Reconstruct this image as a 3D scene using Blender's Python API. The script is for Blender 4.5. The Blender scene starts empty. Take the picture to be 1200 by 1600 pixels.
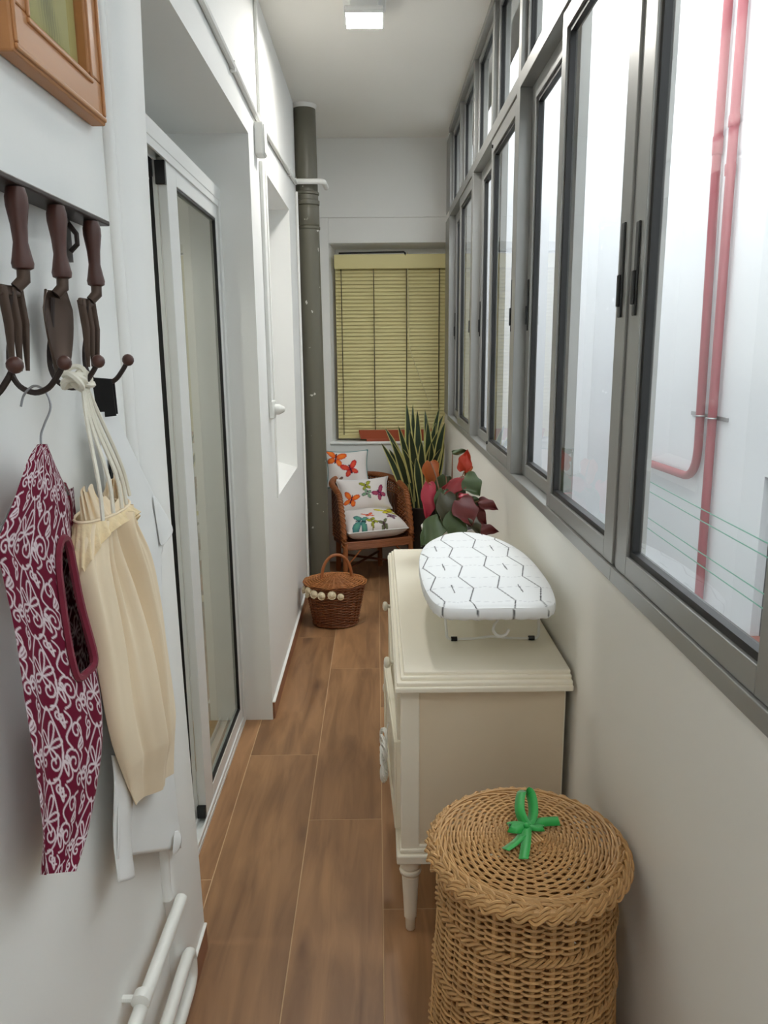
import bpy, math, random
import numpy as np
from mathutils import Vector, Matrix

random.seed(7)
rng = np.random.default_rng(7)
PI = math.pi
SC = bpy.context.scene
COL = SC.collection

# ------------------------------------------------------------------ camera
def make_camera():
    f, cx, cy = 1200.0, 600.0, 800.0
    a = np.array([588 - cx, 545 - cy, f]); a /= np.linalg.norm(a)      # corridor axis (+Y)
    d = np.array([650 - cx, 6400 - cy, f]); d -= a * (d @ a); d /= np.linalg.norm(d)   # plumb line
    r = np.cross(d, a)
    M = np.array([r, a, -d])                 # camera (x right, y down, z ahead) -> world
    cam = bpy.data.cameras.new('camera'); o = bpy.data.objects.new('camera', cam); COL.objects.link(o)
    R = Matrix(((M[0, 0], -M[0, 1], -M[0, 2]), (M[1, 0], -M[1, 1], -M[1, 2]), (M[2, 0], -M[2, 1], -M[2, 2])))
    o.matrix_world = Matrix.Translation((0, 0, 1.5)) @ R.to_4x4()
    cam.sensor_fit = 'VERTICAL'; cam.sensor_height = 32.0; cam.lens = 32.0 * f / 1600.0
    cam.clip_start = 0.02; cam.clip_end = 60
    SC.camera = o
make_camera()

# ------------------------------------------------------------------ light
W = bpy.data.worlds.new('overcast_sky'); SC.world = W; W.use_nodes = True
W.node_tree.nodes['Background'].inputs[0].default_value = (0.93, 0.97, 1.0, 1)
W.node_tree.nodes['Background'].inputs[1].default_value = 3.8
LAMP_POWER = 165.0
SC.view_settings.view_transform = 'Standard'; SC.view_settings.look = 'None'
SC.view_settings.gamma = 1.0; SC.view_settings.use_curve_mapping = False
SC.view_settings.exposure = 0.5
SC.cycles.max_bounces = 14; SC.cycles.diffuse_bounces = 7; SC.cycles.glossy_bounces = 5
SC.cycles.transparent_max_bounces = 24; SC.cycles.sample_clamp_indirect = 6.0
SC.cycles.caustics_reflective = False; SC.cycles.caustics_refractive = False

# ------------------------------------------------------------------ helpers
def lin(r, g, b):
    out = []
    for c in (r, g, b):
        c /= 255.0
        out.append(c / 12.92 if c <= 0.04045 else ((c + 0.055) / 1.055) ** 2.4)
    return tuple(out)

def mat(name, rgb, rough=0.5, metal=0.0, var=0.0, vscale=8.0, stretch=(1, 1, 1), bump=0.0, bscale=60.0,
        bdist=0.002, spec=0.5, island=0.0, sheen=0.0, coat=0.0):
    m = bpy.data.materials.new(name); m.use_nodes = True
    nt = m.node_tree; b = nt.nodes['Principled BSDF']
    c = lin(*rgb)
    b.inputs['Base Color'].default_value = (*c, 1); b.inputs['Roughness'].default_value = rough
    b.inputs['Metallic'].default_value = metal; b.inputs['Specular IOR Level'].default_value = spec
    if sheen: b.inputs['Sheen Weight'].default_value = sheen
    if coat: b.inputs['Coat Weight'].default_value = coat; b.inputs['Coat Roughness'].default_value = 0.15
    tc = nt.nodes.new('ShaderNodeTexCoord'); mp = nt.nodes.new('ShaderNodeMapping')
    mp.inputs['Scale'].default_value = stretch
    nt.links.new(tc.outputs['Object'], mp.inputs['Vector'])
    if var > 0 or island > 0:
        hs = nt.nodes.new('ShaderNodeHueSaturation'); hs.inputs['Color'].default_value = (*c, 1)
        add = nt.nodes.new('ShaderNodeMath'); add.operation = 'ADD'; add.inputs[0].default_value = 1.0 - (var + island) / 2
        s = nt.nodes.new('ShaderNodeMath'); s.operation = 'ADD'; s.inputs[0].default_value = 0; s.inputs[1].default_value = 0
        if var > 0:
            n = nt.nodes.new('ShaderNodeTexNoise'); n.inputs['Scale'].default_value = vscale; n.inputs['Detail'].default_value = 5
            nt.links.new(mp.outputs[0], n.inputs['Vector'])
            mu = nt.nodes.new('ShaderNodeMath'); mu.operation = 'MULTIPLY'; mu.inputs[1].default_value = var
            nt.links.new(n.outputs['Fac'], mu.inputs[0]); nt.links.new(mu.outputs[0], s.inputs[0])
        if island > 0:
            g = nt.nodes.new('ShaderNodeNewGeometry')
            mu = nt.nodes.new('ShaderNodeMath'); mu.operation = 'MULTIPLY'; mu.inputs[1].default_value = island
            nt.links.new(g.outputs['Random Per Island'], mu.inputs[0]); nt.links.new(mu.outputs[0], s.inputs[1])
        nt.links.new(s.outputs[0], add.inputs[1]); nt.links.new(add.outputs[0], hs.inputs['Value'])
        nt.links.new(hs.outputs[0], b.inputs['Base Color'])
    if bump > 0:
        n = nt.nodes.new('ShaderNodeTexNoise'); n.inputs['Scale'].default_value = bscale; n.inputs['Detail'].default_value = 4
        nt.links.new(mp.outputs[0], n.inputs['Vector'])
        bp = nt.nodes.new('ShaderNodeBump'); bp.inputs['Strength'].default_value = bump; bp.inputs['Distance'].default_value = bdist
        nt.links.new(n.outputs['Fac'], bp.inputs['Height']); nt.links.new(bp.outputs[0], b.inputs['Normal'])
    return m

def mat_attr(name, rough=0.8, bump=0.0, bscale=400.0, sheen=0.0):
    m = mat(name, (200, 200, 200), rough, bump=bump, bscale=bscale, bdist=0.0006, sheen=sheen, spec=0.2)
    nt = m.node_tree
    a = nt.nodes.new('ShaderNodeAttribute'); a.attribute_name = 'print'
    nt.links.new(a.outputs['Color'], nt.nodes['Principled BSDF'].inputs['Base Color'])
    return m

def mat_emit(name, rgb, strength):
    m = mat(name, rgb, 0.4)
    b = m.node_tree.nodes['Principled BSDF']
    b.inputs['Emission Color'].default_value = (*lin(*rgb), 1); b.inputs['Emission Strength'].default_value = strength
    return m

def mat_glass(name, tint=(0.96, 0.975, 0.97), ior=1.7):
    m = bpy.data.materials.new(name); m.use_nodes = True
    nt = m.node_tree; nt.nodes.clear()
    out = nt.nodes.new('ShaderNodeOutputMaterial'); mix = nt.nodes.new('ShaderNodeMixShader')
    t = nt.nodes.new('ShaderNodeBsdfTransparent'); g = nt.nodes.new('ShaderNodeBsdfGlossy'); fr = nt.nodes.new('ShaderNodeFresnel')
    t.inputs[0].default_value = (*tint, 1); g.inputs['Roughness'].default_value = 0.0; fr.inputs['IOR'].default_value = ior
    ge = nt.nodes.new('ShaderNodeNewGeometry'); k = nt.nodes.new('ShaderNodeMath'); k.operation = 'SUBTRACT'; k.inputs[0].default_value = 1.0
    k2 = nt.nodes.new('ShaderNodeMath'); k2.operation = 'MULTIPLY'      # only the outer face of the pane reflects
    nt.links.new(ge.outputs['Backfacing'], k.inputs[1]); nt.links.new(k.outputs[0], k2.inputs[0]); nt.links.new(fr.outputs[0], k2.inputs[1])
    nt.links.new(k2.outputs[0], mix.inputs[0]); nt.links.new(t.outputs[0], mix.inputs[1]); nt.links.new(g.outputs[0], mix.inputs[2])
    nt.links.new(mix.outputs[0], out.inputs[0])
    return m

class MB:
    def __init__(s):
        s.v = []; s.f = []; s.mi = []; s.n = 0; s.c = []
    def add(s, verts, faces, m=0, col=None):
        verts = np.asarray(verts, float).reshape(-1, 3)
        s.v.append(verts); k = s.n
        s.f.extend([tuple(i + k for i in f) for f in faces]); s.mi.extend([m] * len(faces))
        s.n += len(verts)
        if col is not None: s.c.append(np.asarray(col, float))
        return s
    def box(s, x0, x1, y0, y1, z0, z1, m=0):
        v = [(x0, y0, z0), (x1, y0, z0), (x1, y1, z0), (x0, y1, z0), (x0, y0, z1), (x1, y0, z1), (x1, y1, z1), (x0, y1, z1)]
        return s.add(v, [(0, 3, 2, 1), (4, 5, 6, 7), (0, 1, 5, 4), (1, 2, 6, 5), (2, 3, 7, 6), (3, 0, 4, 7)], m)
    def tube(s, path, r, n=8, closed=False, up=None, m=0, cap=True, flat=1.0):
        p = np.asarray(path, float); N = len(p)
        r = np.broadcast_to(np.asarray(r, float), (N,))
        if closed: t = np.roll(p, -1, 0) - np.roll(p, 1, 0)
        else: t = np.gradient(p, axis=0)
        t /= np.linalg.norm(t, axis=1)[:, None] + 1e-12
        if up is None:
            d = p.max(0) - p.min(0); up = np.eye(3)[int(np.argmin(d))]
            if (np.abs(t @ up)).max() > 0.95: up = np.array([0.31, 0.52, 0.8])
        up = np.broadcast_to(np.asarray(up, float), (N, 3))
        a = np.cross(t, up); a /= np.linalg.norm(a, axis=1)[:, None] + 1e-12
        b = np.cross(a, t)
        th = np.arange(n) * 2 * PI / n
        v = p[:, None, :] + r[:, None, None] * (np.cos(th)[None, :, None] * a[:, None, :] + flat * np.sin(th)[None, :, None] * b[:, None, :])
        F = []
        for i in range(N if closed else N - 1):
            i2 = (i + 1) % N
            for j in range(n):
                j2 = (j + 1) % n
                F.append((i * n + j, i * n + j2, i2 * n + j2, i2 * n + j))
        if cap and not closed:
            F.append(tuple(range(n))[::-1]); F.append(tuple((N - 1) * n + j for j in range(n)))
        return s.add(v.reshape(-1, 3), F, m)
    def lathe(s, prof, c=(0, 0, 0), n=24, m=0, axis='z', sx=1.0, sy=1.0):
        prof = np.asarray(prof, float); N = len(prof)
        th = np.arange(n) * 2 * PI / n
        r, h = prof[:, 0], prof[:, 1]
        X = r[:, None] * np.cos(th) * sx; Y = r[:, None] * np.sin(th) * sy; Z = np.broadcast_to(h[:, None], X.shape)
        if axis == 'z': v = np.stack([X, Y, Z], -1)
        elif axis == 'x': v = np.stack([Z, X, Y], -1)
        else: v = np.stack([Y, Z, X], -1)
        v = v.reshape(-1, 3) + np.asarray(c, float)
        F = []
        for i in range(N - 1):
            for j in range(n):
                j2 = (j + 1) % n
                F.append((i * n + j, i * n + j2, (i + 1) * n + j2, (i + 1) * n + j))
        F.append(tuple(range(n))[::-1]); F.append(tuple((N - 1) * n + j for j in range(n)))
        return s.add(v, F, m)
    def grid(s, P, m=0, col=None, mask=None, flip=False):
        R, C = P.shape[:2]
        F = []
        for i in range(R - 1):
            for j in range(C - 1):
                if mask is not None and mask[i, j]: continue
                q = (i * C + j, i * C + j + 1, (i + 1) * C + j + 1, (i + 1) * C + j)
                F.append(q[::-1] if flip else q)
        return s.add(P.reshape(-1, 3), F, m, None if col is None else col.reshape(-1, 3))
    def poly_prism(s, pts, z0, z1, m=0):
        k = len(pts)
        v = [(x, y, z0) for x, y in pts] + [(x, y, z1) for x, y in pts]
        F = [tuple(range(k))[::-1], tuple(range(k, 2 * k))] + [(i, (i + 1) % k, k + (i + 1) % k, k + i) for i in range(k)]
        return s.add(v, F, m)
    def ball(s, c, r, n=10, m=0):
        k = n // 2 + 1
        prof = [(max(1e-4, math.sin(PI * i / k)) * r, -math.cos(PI * i / k) * r) for i in range(k + 1)]
        return s.lathe(prof, c, n, m)
    def xform(s, M):
        M = np.array(M)
        s.v = [v @ M[:3, :3].T + M[:3, 3] for v in s.v]
        return s
    def build(s, name, mats, parent=None, smooth=True, bevel=0.0, sharp=40, solid=0.0, local=False, sub=0):
        if not isinstance(mats, (list, tuple)): mats = [mats]
        V = np.concatenate(s.v)
        if parent is not None:
            off = np.zeros(3) if local else root_loc(parent)
        else:
            off = np.array([(V[:, 0].min() + V[:, 0].max()) / 2, (V[:, 1].min() + V[:, 1].max()) / 2, V[:, 2].min()])
            if local: off = np.zeros(3)
        me = bpy.data.meshes.new(name)
        me.from_pydata((V - off).tolist(), [], s.f)
        for m in mats: me.materials.append(m)
        if len(mats) > 1: me.polygons.foreach_set('material_index', s.mi)
        if s.c:
            C = np.concatenate(s.c)
            at = me.color_attributes.new('print', 'FLOAT_COLOR', 'POINT')
            at.data.foreach_set('color', np.concatenate([C, np.ones((len(C), 1))], 1).astype(np.float32).ravel())
        me.polygons.foreach_set('use_smooth', [smooth] * len(me.polygons))
        me.update()
        if smooth and sharp: me.set_sharp_from_angle(angle=math.radians(sharp))
        o = bpy.data.objects.new(name, me); COL.objects.link(o)
        if parent is not None: o.parent = parent
        else: o.location = off
        if bevel > 0:
            b = o.modifiers.new('bevel', 'BEVEL'); b.width = bevel; b.segments = 2; b.limit_method = 'ANGLE'; b.angle_limit = math.radians(40)
        if solid: 
            b = o.modifiers.new('solid', 'SOLIDIFY'); b.thickness = solid; b.offset = 0
        if sub:
            b = o.modifiers.new('sub', 'SUBSURF'); b.levels = sub; b.render_levels = sub
        return o

def root_loc(o):
    L = np.zeros(3)
    while o is not None:
        L += np.array(o.location); o = o.parent
    return L

def tag(o, label=None, cat=None, group=None, kind=None):
    if label: o['label'] = label
    if cat: o['category'] = cat
    if group: o['group'] = group
    if kind: o['kind'] = kind
    return o

def thing(name, label, cat, loc, group=None, rz=0.0):
    o = bpy.data.objects.new(name, None); COL.objects.link(o); o.location = loc; o.rotation_euler = (0, 0, rz)
    o.empty_display_size = 0.05
    return tag(o, label, cat, group)

def structure(name, loc=(0, 0, 0)):
    o = bpy.data.objects.new(name, None); COL.objects.link(o); o.location = loc; o['kind'] = 'structure'
    return o

def st(name, mb, m, parent=None, **k):
    o = mb.build(name, m, parent, **k)
    if parent is None: o['kind'] = 'structure'
    return o

def copy_tree(o, parent=None):
    c = o.copy(); COL.objects.link(c)
    if parent is not None: c.parent = parent
    for ch in list(o.children): copy_tree(ch, c)
    return c

def bez(p0, p1, p2, n=12):
    t = np.linspace(0, 1, n)[:, None]
    return (1 - t) ** 2 * np.array(p0) + 2 * t * (1 - t) * np.array(p1) + t ** 2 * np.array(p2)

def smooth_path(pts, n=40, closed=False):
    P = np.asarray(pts, float); k = len(P); out = []
    for i in range(k if closed else k - 1):
        if closed: a, b, c, d = P[(i - 1) % k], P[i], P[(i + 1) % k], P[(i + 2) % k]
        else: a, b, c, d = P[max(i - 1, 0)], P[i], P[i + 1], P[min(i + 2, k - 1)]
        m = max(2, n // k)
        for t in np.arange(m) / m:
            out.append(0.5 * ((2 * b) + (c - a) * t + (2 * a - 5 * b + 4 * c - d) * t * t + (3 * b - a - 3 * c + d) * t ** 3))
    if not closed: out.append(P[-1])
    return np.array(out)

def arc_elbow(a, b, c, r, n=8):
    """polyline a-b-c with the corner at b rounded"""
    a, b, c = map(lambda q: np.array(q, float), (a, b, c))
    u = (a - b) / np.linalg.norm(a - b); v = (c - b) / np.linalg.norm(c - b)
    return np.concatenate([[a], bez(b + u * r, b, b + v * r, n), [c]])

# ------------------------------------------------------------------ materials
M = {}
M['wall'] = mat('white_wall_paint', (235, 235, 232), 0.7, var=0.04, vscale=3, bump=0.35, bscale=9, bdist=0.004)
M['wall_smooth'] = mat('white_plaster', (233, 232, 228), 0.7, var=0.03, vscale=2, bump=0.15, bscale=14, bdist=0.003)
M['ceiling'] = mat('ceiling_paint', (236, 233, 226), 0.8, var=0.03, vscale=2)
M['sill_wall'] = mat('cream_white_paint', (230, 228, 221), 0.6, var=0.03, vscale=2.5, bump=0.12, bscale=10, bdist=0.003)
M['outer'] = mat('outdoor_white_render', (226, 227, 229), 0.85, var=0.04, vscale=1.2)
M['grout'] = mat('grout', (196, 164, 128), 0.8)
M['skirting'] = mat('brown_skirting_tile', (150, 102, 74), 0.4, var=0.25, vscale=4, stretch=(6, 1, 6))
M['caulk'] = mat('white_caulk', (238, 238, 234), 0.5)
M['alu'] = mat('grey_anodised_aluminium', (158, 158, 155), 0.38, metal=0.55, var=0.05, vscale=3)
M['white_alu'] = mat('white_lacquered_aluminium', (222, 223, 221), 0.35)
M['rubber'] = mat('black_rubber', (16, 16, 17), 0.5)
M['black_plastic'] = mat('black_plastic', (30, 30, 31), 0.4)
M['glass'] = mat_glass('window_glass')
M['door_glass'] = mat_glass('door_glass', (0.8, 0.83, 0.82), 2.3)      # double glazing: four reflecting faces
M['dark_room'] = mat('unlit_room_plaster', (214, 213, 208), 0.9)
M['white_pipe'] = mat('white_painted_pipe', (232, 232, 227), 0.35)
M['cable_duct'] = mat('white_cable_duct', (226, 226, 222), 0.5)
M['red_pipe'] = mat('dull_red_paint', (150, 74, 82), 0.55, var=0.12, vscale=9)
M['steel'] = mat('galvanised_steel', (160, 160, 160), 0.4, metal=0.7)
M['dark_shutter'] = mat('dark_grey_shutter', (70, 72, 76), 0.6)
M['terracotta_sill'] = mat('terracotta_tile', (165, 105, 95), 0.7, var=0.15, vscale=12)
M['green_line'] = mat('green_plastic_line', (96, 158, 136), 0.4)
M['white_line'] = mat('white_plastic_line', (200, 204, 202), 0.4)
M['blind'] = mat('pale_yellow_blind', (216, 204, 146), 0.5, var=0.06, vscale=6)
M['tape'] = mat('olive_ladder_tape', (70, 62, 35), 0.8)
M['cream_cord'] = mat('cream_cord', (214, 204, 160), 0.8)
M['terracotta'] = mat('terracotta_plastic', (176, 84, 54), 0.5, var=0.1, vscale=10)
M['lamp_white'] = mat('lamp_housing', (232, 232, 230), 0.4)
M['lamp'] = mat_emit('lamp_diffuser', (255, 252, 246), LAMP_POWER)
M['chest'] = mat('cream_painted_wood', (240, 233, 216), 0.42, var=0.06, vscale=3, stretch=(1, 1, 4))
M['chest_side_shade'] = mat('shade_tinted_cream_paint', (226, 211, 186), 0.45, var=0.06, vscale=3, stretch=(1, 1, 4))  # darker, warmer cream: shade and floor bounce on the sides put into the colour
M['dark_gap'] = mat('dark_gap', (30, 26, 22), 0.9)
M['knob'] = mat('ivory_knob', (224, 219, 205), 0.3)
M['white_wicker'] = mat('whitewashed_wicker', (226, 225, 222), 0.6, island=0.25)
M['wicker'] = mat('willow_wicker', (192, 150, 98), 0.5, var=0.35, vscale=40, island=0.28, bump=0.2, bscale=150, bdist=0.001)
M['basket'] = mat('brown_wicker', (128, 74, 38), 0.5, var=0.35, vscale=40, island=0.35)
M['basket_lid'] = mat('orange_brown_straw', (176, 114, 62), 0.6, var=0.35, vscale=45, island=0.35)
M['rattan'] = mat('brown_rattan', (150, 90, 50), 0.45, var=0.3, vscale=25, island=0.35)
M['rattan_dark'] = mat('dark_rattan', (98, 54, 32), 0.5, var=0.3, vscale=25, island=0.3)
M['ribbon'] = mat('green_ribbon', (20, 158, 62), 0.4, sheen=0.3)
M['rose'] = mat('cream_paper_rose', (236, 222, 190), 0.7, var=0.1, vscale=60)
M['print'] = mat_attr('printed_cotton', 0.85, bump=0.15)
M['board_print'] = mat_attr('board_cover_print', 0.8, bump=0.08)
M['white_wire'] = mat('white_coated_wire', (226, 225, 220), 0.35)
M['teal'] = mat('teal_fabric', (92, 140, 140), 0.8)
M['white_pot'] = mat('white_ceramic', (214, 210, 205), 0.3)
M['dark_pot'] = mat('dark_planter', (38, 30, 26), 0.5)
M['soil'] = mat('soil', (40, 30, 24), 0.9)
M['snake_green'] = mat('snake_leaf_green', (42, 58, 38), 0.4, var=0.5, vscale=30, stretch=(1, 1, 4))
M['snake_yellow'] = mat('snake_leaf_margin', (198, 192, 122), 0.45, var=0.15, vscale=20)
for nm, c in dict(beg_green=(72, 88, 54), beg_dark=(66, 62, 42), beg_red=(136, 38, 42), beg_pink=(176, 52, 70),
                  beg_orange=(176, 92, 40), beg_scarlet=(190, 60, 36), beg_maroon=(98, 36, 36)).items():
    M[nm] = mat(nm + '_leaf', c, 0.4, var=0.35, vscale=25)
M['stem'] = mat('pinkish_stem', (128, 92, 66), 0.5)
M['wood_frame'] = mat('honey_wood', (172, 116, 66), 0.5, var=0.25, vscale=5, stretch=(8, 1.5, 8), coat=0.08)
M['iron'] = mat('brown_wrought_iron', (50, 40, 37), 0.5, metal=0.35, var=0.3, vscale=30)
M['tool_wood'] = mat('dark_turned_wood', (74, 42, 34), 0.4, var=0.3, vscale=14, stretch=(3, 3, 1))
M['tool_metal'] = mat('bronzed_metal', (78, 62, 52), 0.45, metal=0.5, var=0.35, vscale=24)
M['wire'] = mat('bare_steel_wire', (150, 150, 152), 0.3, metal=0.8)
M['bag'] = mat('cream_cotton', (238, 220, 190), 0.9, var=0.07, vscale=6, bump=0.12, bscale=500, bdist=0.0005, sheen=0.1)
M['lace'] = mat('cream_lace', (234, 214, 174), 0.9, var=0.35, vscale=90, bump=0.6, bscale=160, bdist=0.002)
M['cord'] = mat('white_cotton_cord', (226, 222, 208), 0.9, bump=0.4, bscale=350, bdist=0.001)
M['white_cloth'] = mat('white_cotton', (230, 231, 230), 0.85, var=0.03, vscale=6)
M['black_cloth'] = mat('black_webbing', (12, 12, 13), 0.9)
M['burgundy'] = mat('burgundy_binding', (112, 14, 42), 0.8, sheen=0.1)
M['lead_pipe'] = mat('olive_grey_drainpipe', (98, 95, 81), 0.38, var=0.12, vscale=5)

def add_chips():
    """chipped white paint flecks on the drainpipe"""
    nt = M['lead_pipe'].node_tree; b = nt.nodes['Principled BSDF']
    src = b.inputs['Base Color'].links[0].from_socket
    tc = nt.nodes.new('ShaderNodeTexCoord'); n = nt.nodes.new('ShaderNodeTexNoise')
    n.inputs['Scale'].default_value = 22; n.inputs['Detail'].default_value = 3
    nt.links.new(tc.outputs['Object'], n.inputs['Vector'])
    r = nt.nodes.new('ShaderNodeValToRGB'); r.color_ramp.elements[0].position = 0.70; r.color_ramp.elements[1].position = 0.72
    mix = nt.nodes.new('ShaderNodeMix'); mix.data_type = 'RGBA'
    nt.links.new(n.outputs['Fac'], r.inputs[0]); nt.links.new(r.outputs[0], mix.inputs[0])
    nt.links.new(src, mix.inputs[6]); mix.inputs[7].default_value = (*lin(205, 203, 194), 1)
    nt.links.new(mix.outputs[2], b.inputs['Base Color'])
add_chips()

def plank_material():
    m = bpy.data.materials.new('oak_look_plank'); m.use_nodes = True
    nt = m.node_tree; b = nt.nodes['Principled BSDF']; b.inputs['Roughness'].default_value = 0.42
    tc = nt.nodes.new('ShaderNodeTexCoord'); oi = nt.nodes.new('ShaderNodeObjectInfo')
    mp = nt.nodes.new('ShaderNodeMapping'); mp.inputs['Scale'].default_value = (9, 1.1, 1)
    cmb = nt.nodes.new('ShaderNodeCombineXYZ'); mul = nt.nodes.new('ShaderNodeMath'); mul.operation = 'MULTIPLY'; mul.inputs[1].default_value = 40
    nt.links.new(oi.outputs['Random'], mul.inputs[0])
    for i in range(3): nt.links.new(mul.outputs[0], cmb.inputs[i])
    va = nt.nodes.new('ShaderNodeVectorMath'); va.operation = 'ADD'
    nt.links.new(tc.outputs['Object'], mp.inputs[0]); nt.links.new(mp.outputs[0], va.inputs[0]); nt.links.new(cmb.outputs[0], va.inputs[1])
    n = nt.nodes.new('ShaderNodeTexNoise'); n.inputs['Scale'].default_value = 2.2; n.inputs['Detail'].default_value = 8; n.inputs['Distortion'].default_value = 0.6
    nt.links.new(va.outputs[0], n.inputs['Vector'])
    cr = nt.nodes.new('ShaderNodeValToRGB')
    cr.color_ramp.elements[0].position = 0.28; cr.color_ramp.elements[0].color = (*lin(128, 92, 62), 1)
    cr.color_ramp.elements[1].position = 0.72; cr.color_ramp.elements[1].color = (*lin(178, 134, 94), 1)
    nt.links.new(n.outputs['Fac'], cr.inputs[0])
    # knots
    mp2 = nt.nodes.new('ShaderNodeMapping'); mp2.inputs['Scale'].default_value = (4.2, 1.6, 1)
    va2 = nt.nodes.new('ShaderNodeVectorMath'); va2.operation = 'ADD'
    nt.links.new(tc.outputs['Object'], mp2.inputs[0]); nt.links.new(mp2.outputs[0], va2.inputs[0]); nt.links.new(cmb.outputs[0], va2.inputs[1])
    vo = nt.nodes.new('ShaderNodeTexVoronoi'); vo.inputs['Scale'].default_value = 1.5
    nt.links.new(va2.outputs[0], vo.inputs['Vector'])
    kr = nt.nodes.new('ShaderNodeValToRGB'); kr.color_ramp.elements[0].position = 0.02; kr.color_ramp.elements[0].color = (0.45, 0.4, 0.38, 1)
    kr.color_ramp.elements[1].position = 0.2; kr.color_ramp.elements[1].color = (1, 1, 1, 1)
    nt.links.new(vo.outputs['Distance'], kr.inputs[0])
    mx = nt.nodes.new('ShaderNodeMix'); mx.data_type = 'RGBA'; mx.blend_type = 'MULTIPLY'; mx.inputs[0].default_value = 0.8
    nt.links.new(cr.outputs[0], mx.inputs[6]); nt.links.new(kr.outputs[0], mx.inputs[7])
    hs = nt.nodes.new('ShaderNodeHueSaturation')
    mr = nt.nodes.new('ShaderNodeMapRange'); mr.inputs[3].default_value = 0.88; mr.inputs[4].default_value = 1.1
    nt.links.new(oi.outputs['Random'], mr.inputs[0]); nt.links.new(mr.outputs[0], hs.inputs['Value'])
    nt.links.new(mx.outputs[2], hs.inputs['Color']); nt.links.new(hs.outputs[0], b.inputs['Base Color'])
    return m
M['plank'] = plank_material()

# ------------------------------------------------------------------ the setting
XL, XR, ZC, YB, YF = -0.445, 0.473, 2.83, 5.35, -1.3
FRX = -0.555          # face of the sliding door frame
floor = structure('floor')
f = MB(); f.box(-0.66, 0.62, YF, YB + 0.2, -0.06, -0.0008); f.build('grout_bed', M['grout'], floor, smooth=False)
strips = [(-0.66, -0.492, 0.75), (-0.492, -0.236, 0.235), (-0.236, 0.002, 1.033), (0.002, 0.240, 0.62), (0.240, 0.474, 0.1)]
for x0, x1, y0 in strips:
    y = y0 - 1.21 * 2
    while y < YB:
        a, b = max(y, YF), min(y + 1.21, YB)
        if b - a > 0.02:
            MB().box(x0 + 0.0014, x1 - 0.0014, a + 0.0014, b - 0.0014, -0.02, 0).build('plank', M['plank'], floor, smooth=False, bevel=0.0008)
        y += 1.21

wl = MB()
wl.box(-1.0, -0.475, YF, 1.655, 0, ZC); wl.box(-1.06, -0.96, 1.6, 2.94, 2.06, 2.6)
wl.box(-1.0, XL, 1.655, 2.94, 2.25, ZC); wl.box(-0.97, -0.64, 1.655, 2.94, 2.045, 2.064)
wl.box(-1.0, XL, 2.94, 3.335, 0, ZC); wl.box(-0.66, XL, 4.23, YB + 0.2, 0, ZC)
wl.box(-0.66, XL, 3.335, 4.23, 0, 0.86); wl.box(-0.66, XL, 3.335, 4.23, 2.21, ZC)
wl.box(-0.70, -0.64, 3.3, 4.27, 0.8, 2.25)
st('wall_left', wl, M['wall'], smooth=False)
edge = smooth_path([(0.0, 1.715), (0.3, 1.70), (0.8, 1.668), (1.4, 1.655), (1.9, 1.668), (2.3, 1.70), (ZC, 1.705)], 42)      # the pier's uneven far edge
PV = []
for zz, ye in edge: PV += [(-0.60, 1.47, zz), (-0.464, 1.47, zz), (-0.454, 1.482, zz), (-0.454, ye - 0.010, zz), (-0.463, ye, zz), (-0.60, ye, zz)]
k_ = len(edge)
PF = [(i * 6 + j, i * 6 + (j + 1) % 6, (i + 1) * 6 + (j + 1) % 6, (i + 1) * 6 + j) for i in range(k_ - 1) for j in range(6)] + [tuple(range(6))[::-1], tuple((k_ - 1) * 6 + j for j in range(6))]
MB().add(PV, PF).build('trim_1', M['wall'], None, sharp=60)['kind'] = 'structure'
# shallow plaster bead up the pier's edge
st('trim_2', MB().tube([(-0.470, 1.468, 0.33), (-0.470, 1.468, ZC)], 0.012, 10), M['wall'])
# plaster bead round the niche's near edge
st('trim_3', MB().box(XL - 0.001, XL + 0.006, 3.335, 3.36, 0.86, 2.21), M['wall_smooth'], smooth=False, bevel=0.002)
# sloping plaster sill of the niche
st('trim_4', MB().add([(-0.64, 3.335, 0.86), (XL, 3.335, 0.86), (XL, 4.23, 0.86), (-0.64, 4.23, 0.86), (-0.64, 3.335, 0.92), (-0.64, 4.23, 0.92)],
                      [(0, 1, 2, 3), (1, 4, 5, 2), (0, 4, 1), (3, 2, 5), (0, 3, 5, 4)]), M['wall_smooth'], smooth=False)
wr = MB().box(XR, 0.60, YF, YB + 0.2, 0, 1.035)
st('wall_right', wr, M['sill_wall'], smooth=False)
# far wall with the splayed window recess
wf = MB()
wf.box(-0.70, -0.31, YB, YB + 0.3, 0, ZC); wf.box(-0.31, 0.60, YB, YB + 0.3, 0, 0.86); wf.box(-0.31, 0.60, YB, YB + 0.3, 2.187, ZC)
wf.box(-0.40, 0.62, YB + 0.16, YB + 0.3, 0.8, 2.3); wf.box(0.505, 0.62, YB, YB + 0.3, 0.86, 2.187)
wf.add([(-0.31, YB, 0.86), (-0.31, YB, 2.187), (-0.275, YB + 0.16, 2.187), (-0.275, YB + 0.16, 0.86), (-0.31, YB + 0.16, 0.86), (-0.31, YB + 0.16, 2.187)],
       [(0, 3, 2, 1), (0, 1, 5, 4), (3, 4, 5, 2), (0, 4, 3), (1, 2, 5)])
wf.add([(-0.31, YB, 2.187), (0.6, YB, 2.187), (0.6, YB + 0.16, 2.165), (-0.31, YB + 0.16, 2.165), (-0.31, YB + 0.16, 2.187), (0.6, YB + 0.16, 2.187)],
       [(0, 3, 2, 1), (0, 1, 5, 4), (3, 4, 5, 2), (0, 4, 3), (1, 2, 5)])
wf.box(-0.45, 0.60, YB - 0.010, YB, 2.345, ZC)
st('wall_back', wf, M['wall_smooth'], smooth=False, bevel=0.003)
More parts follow.
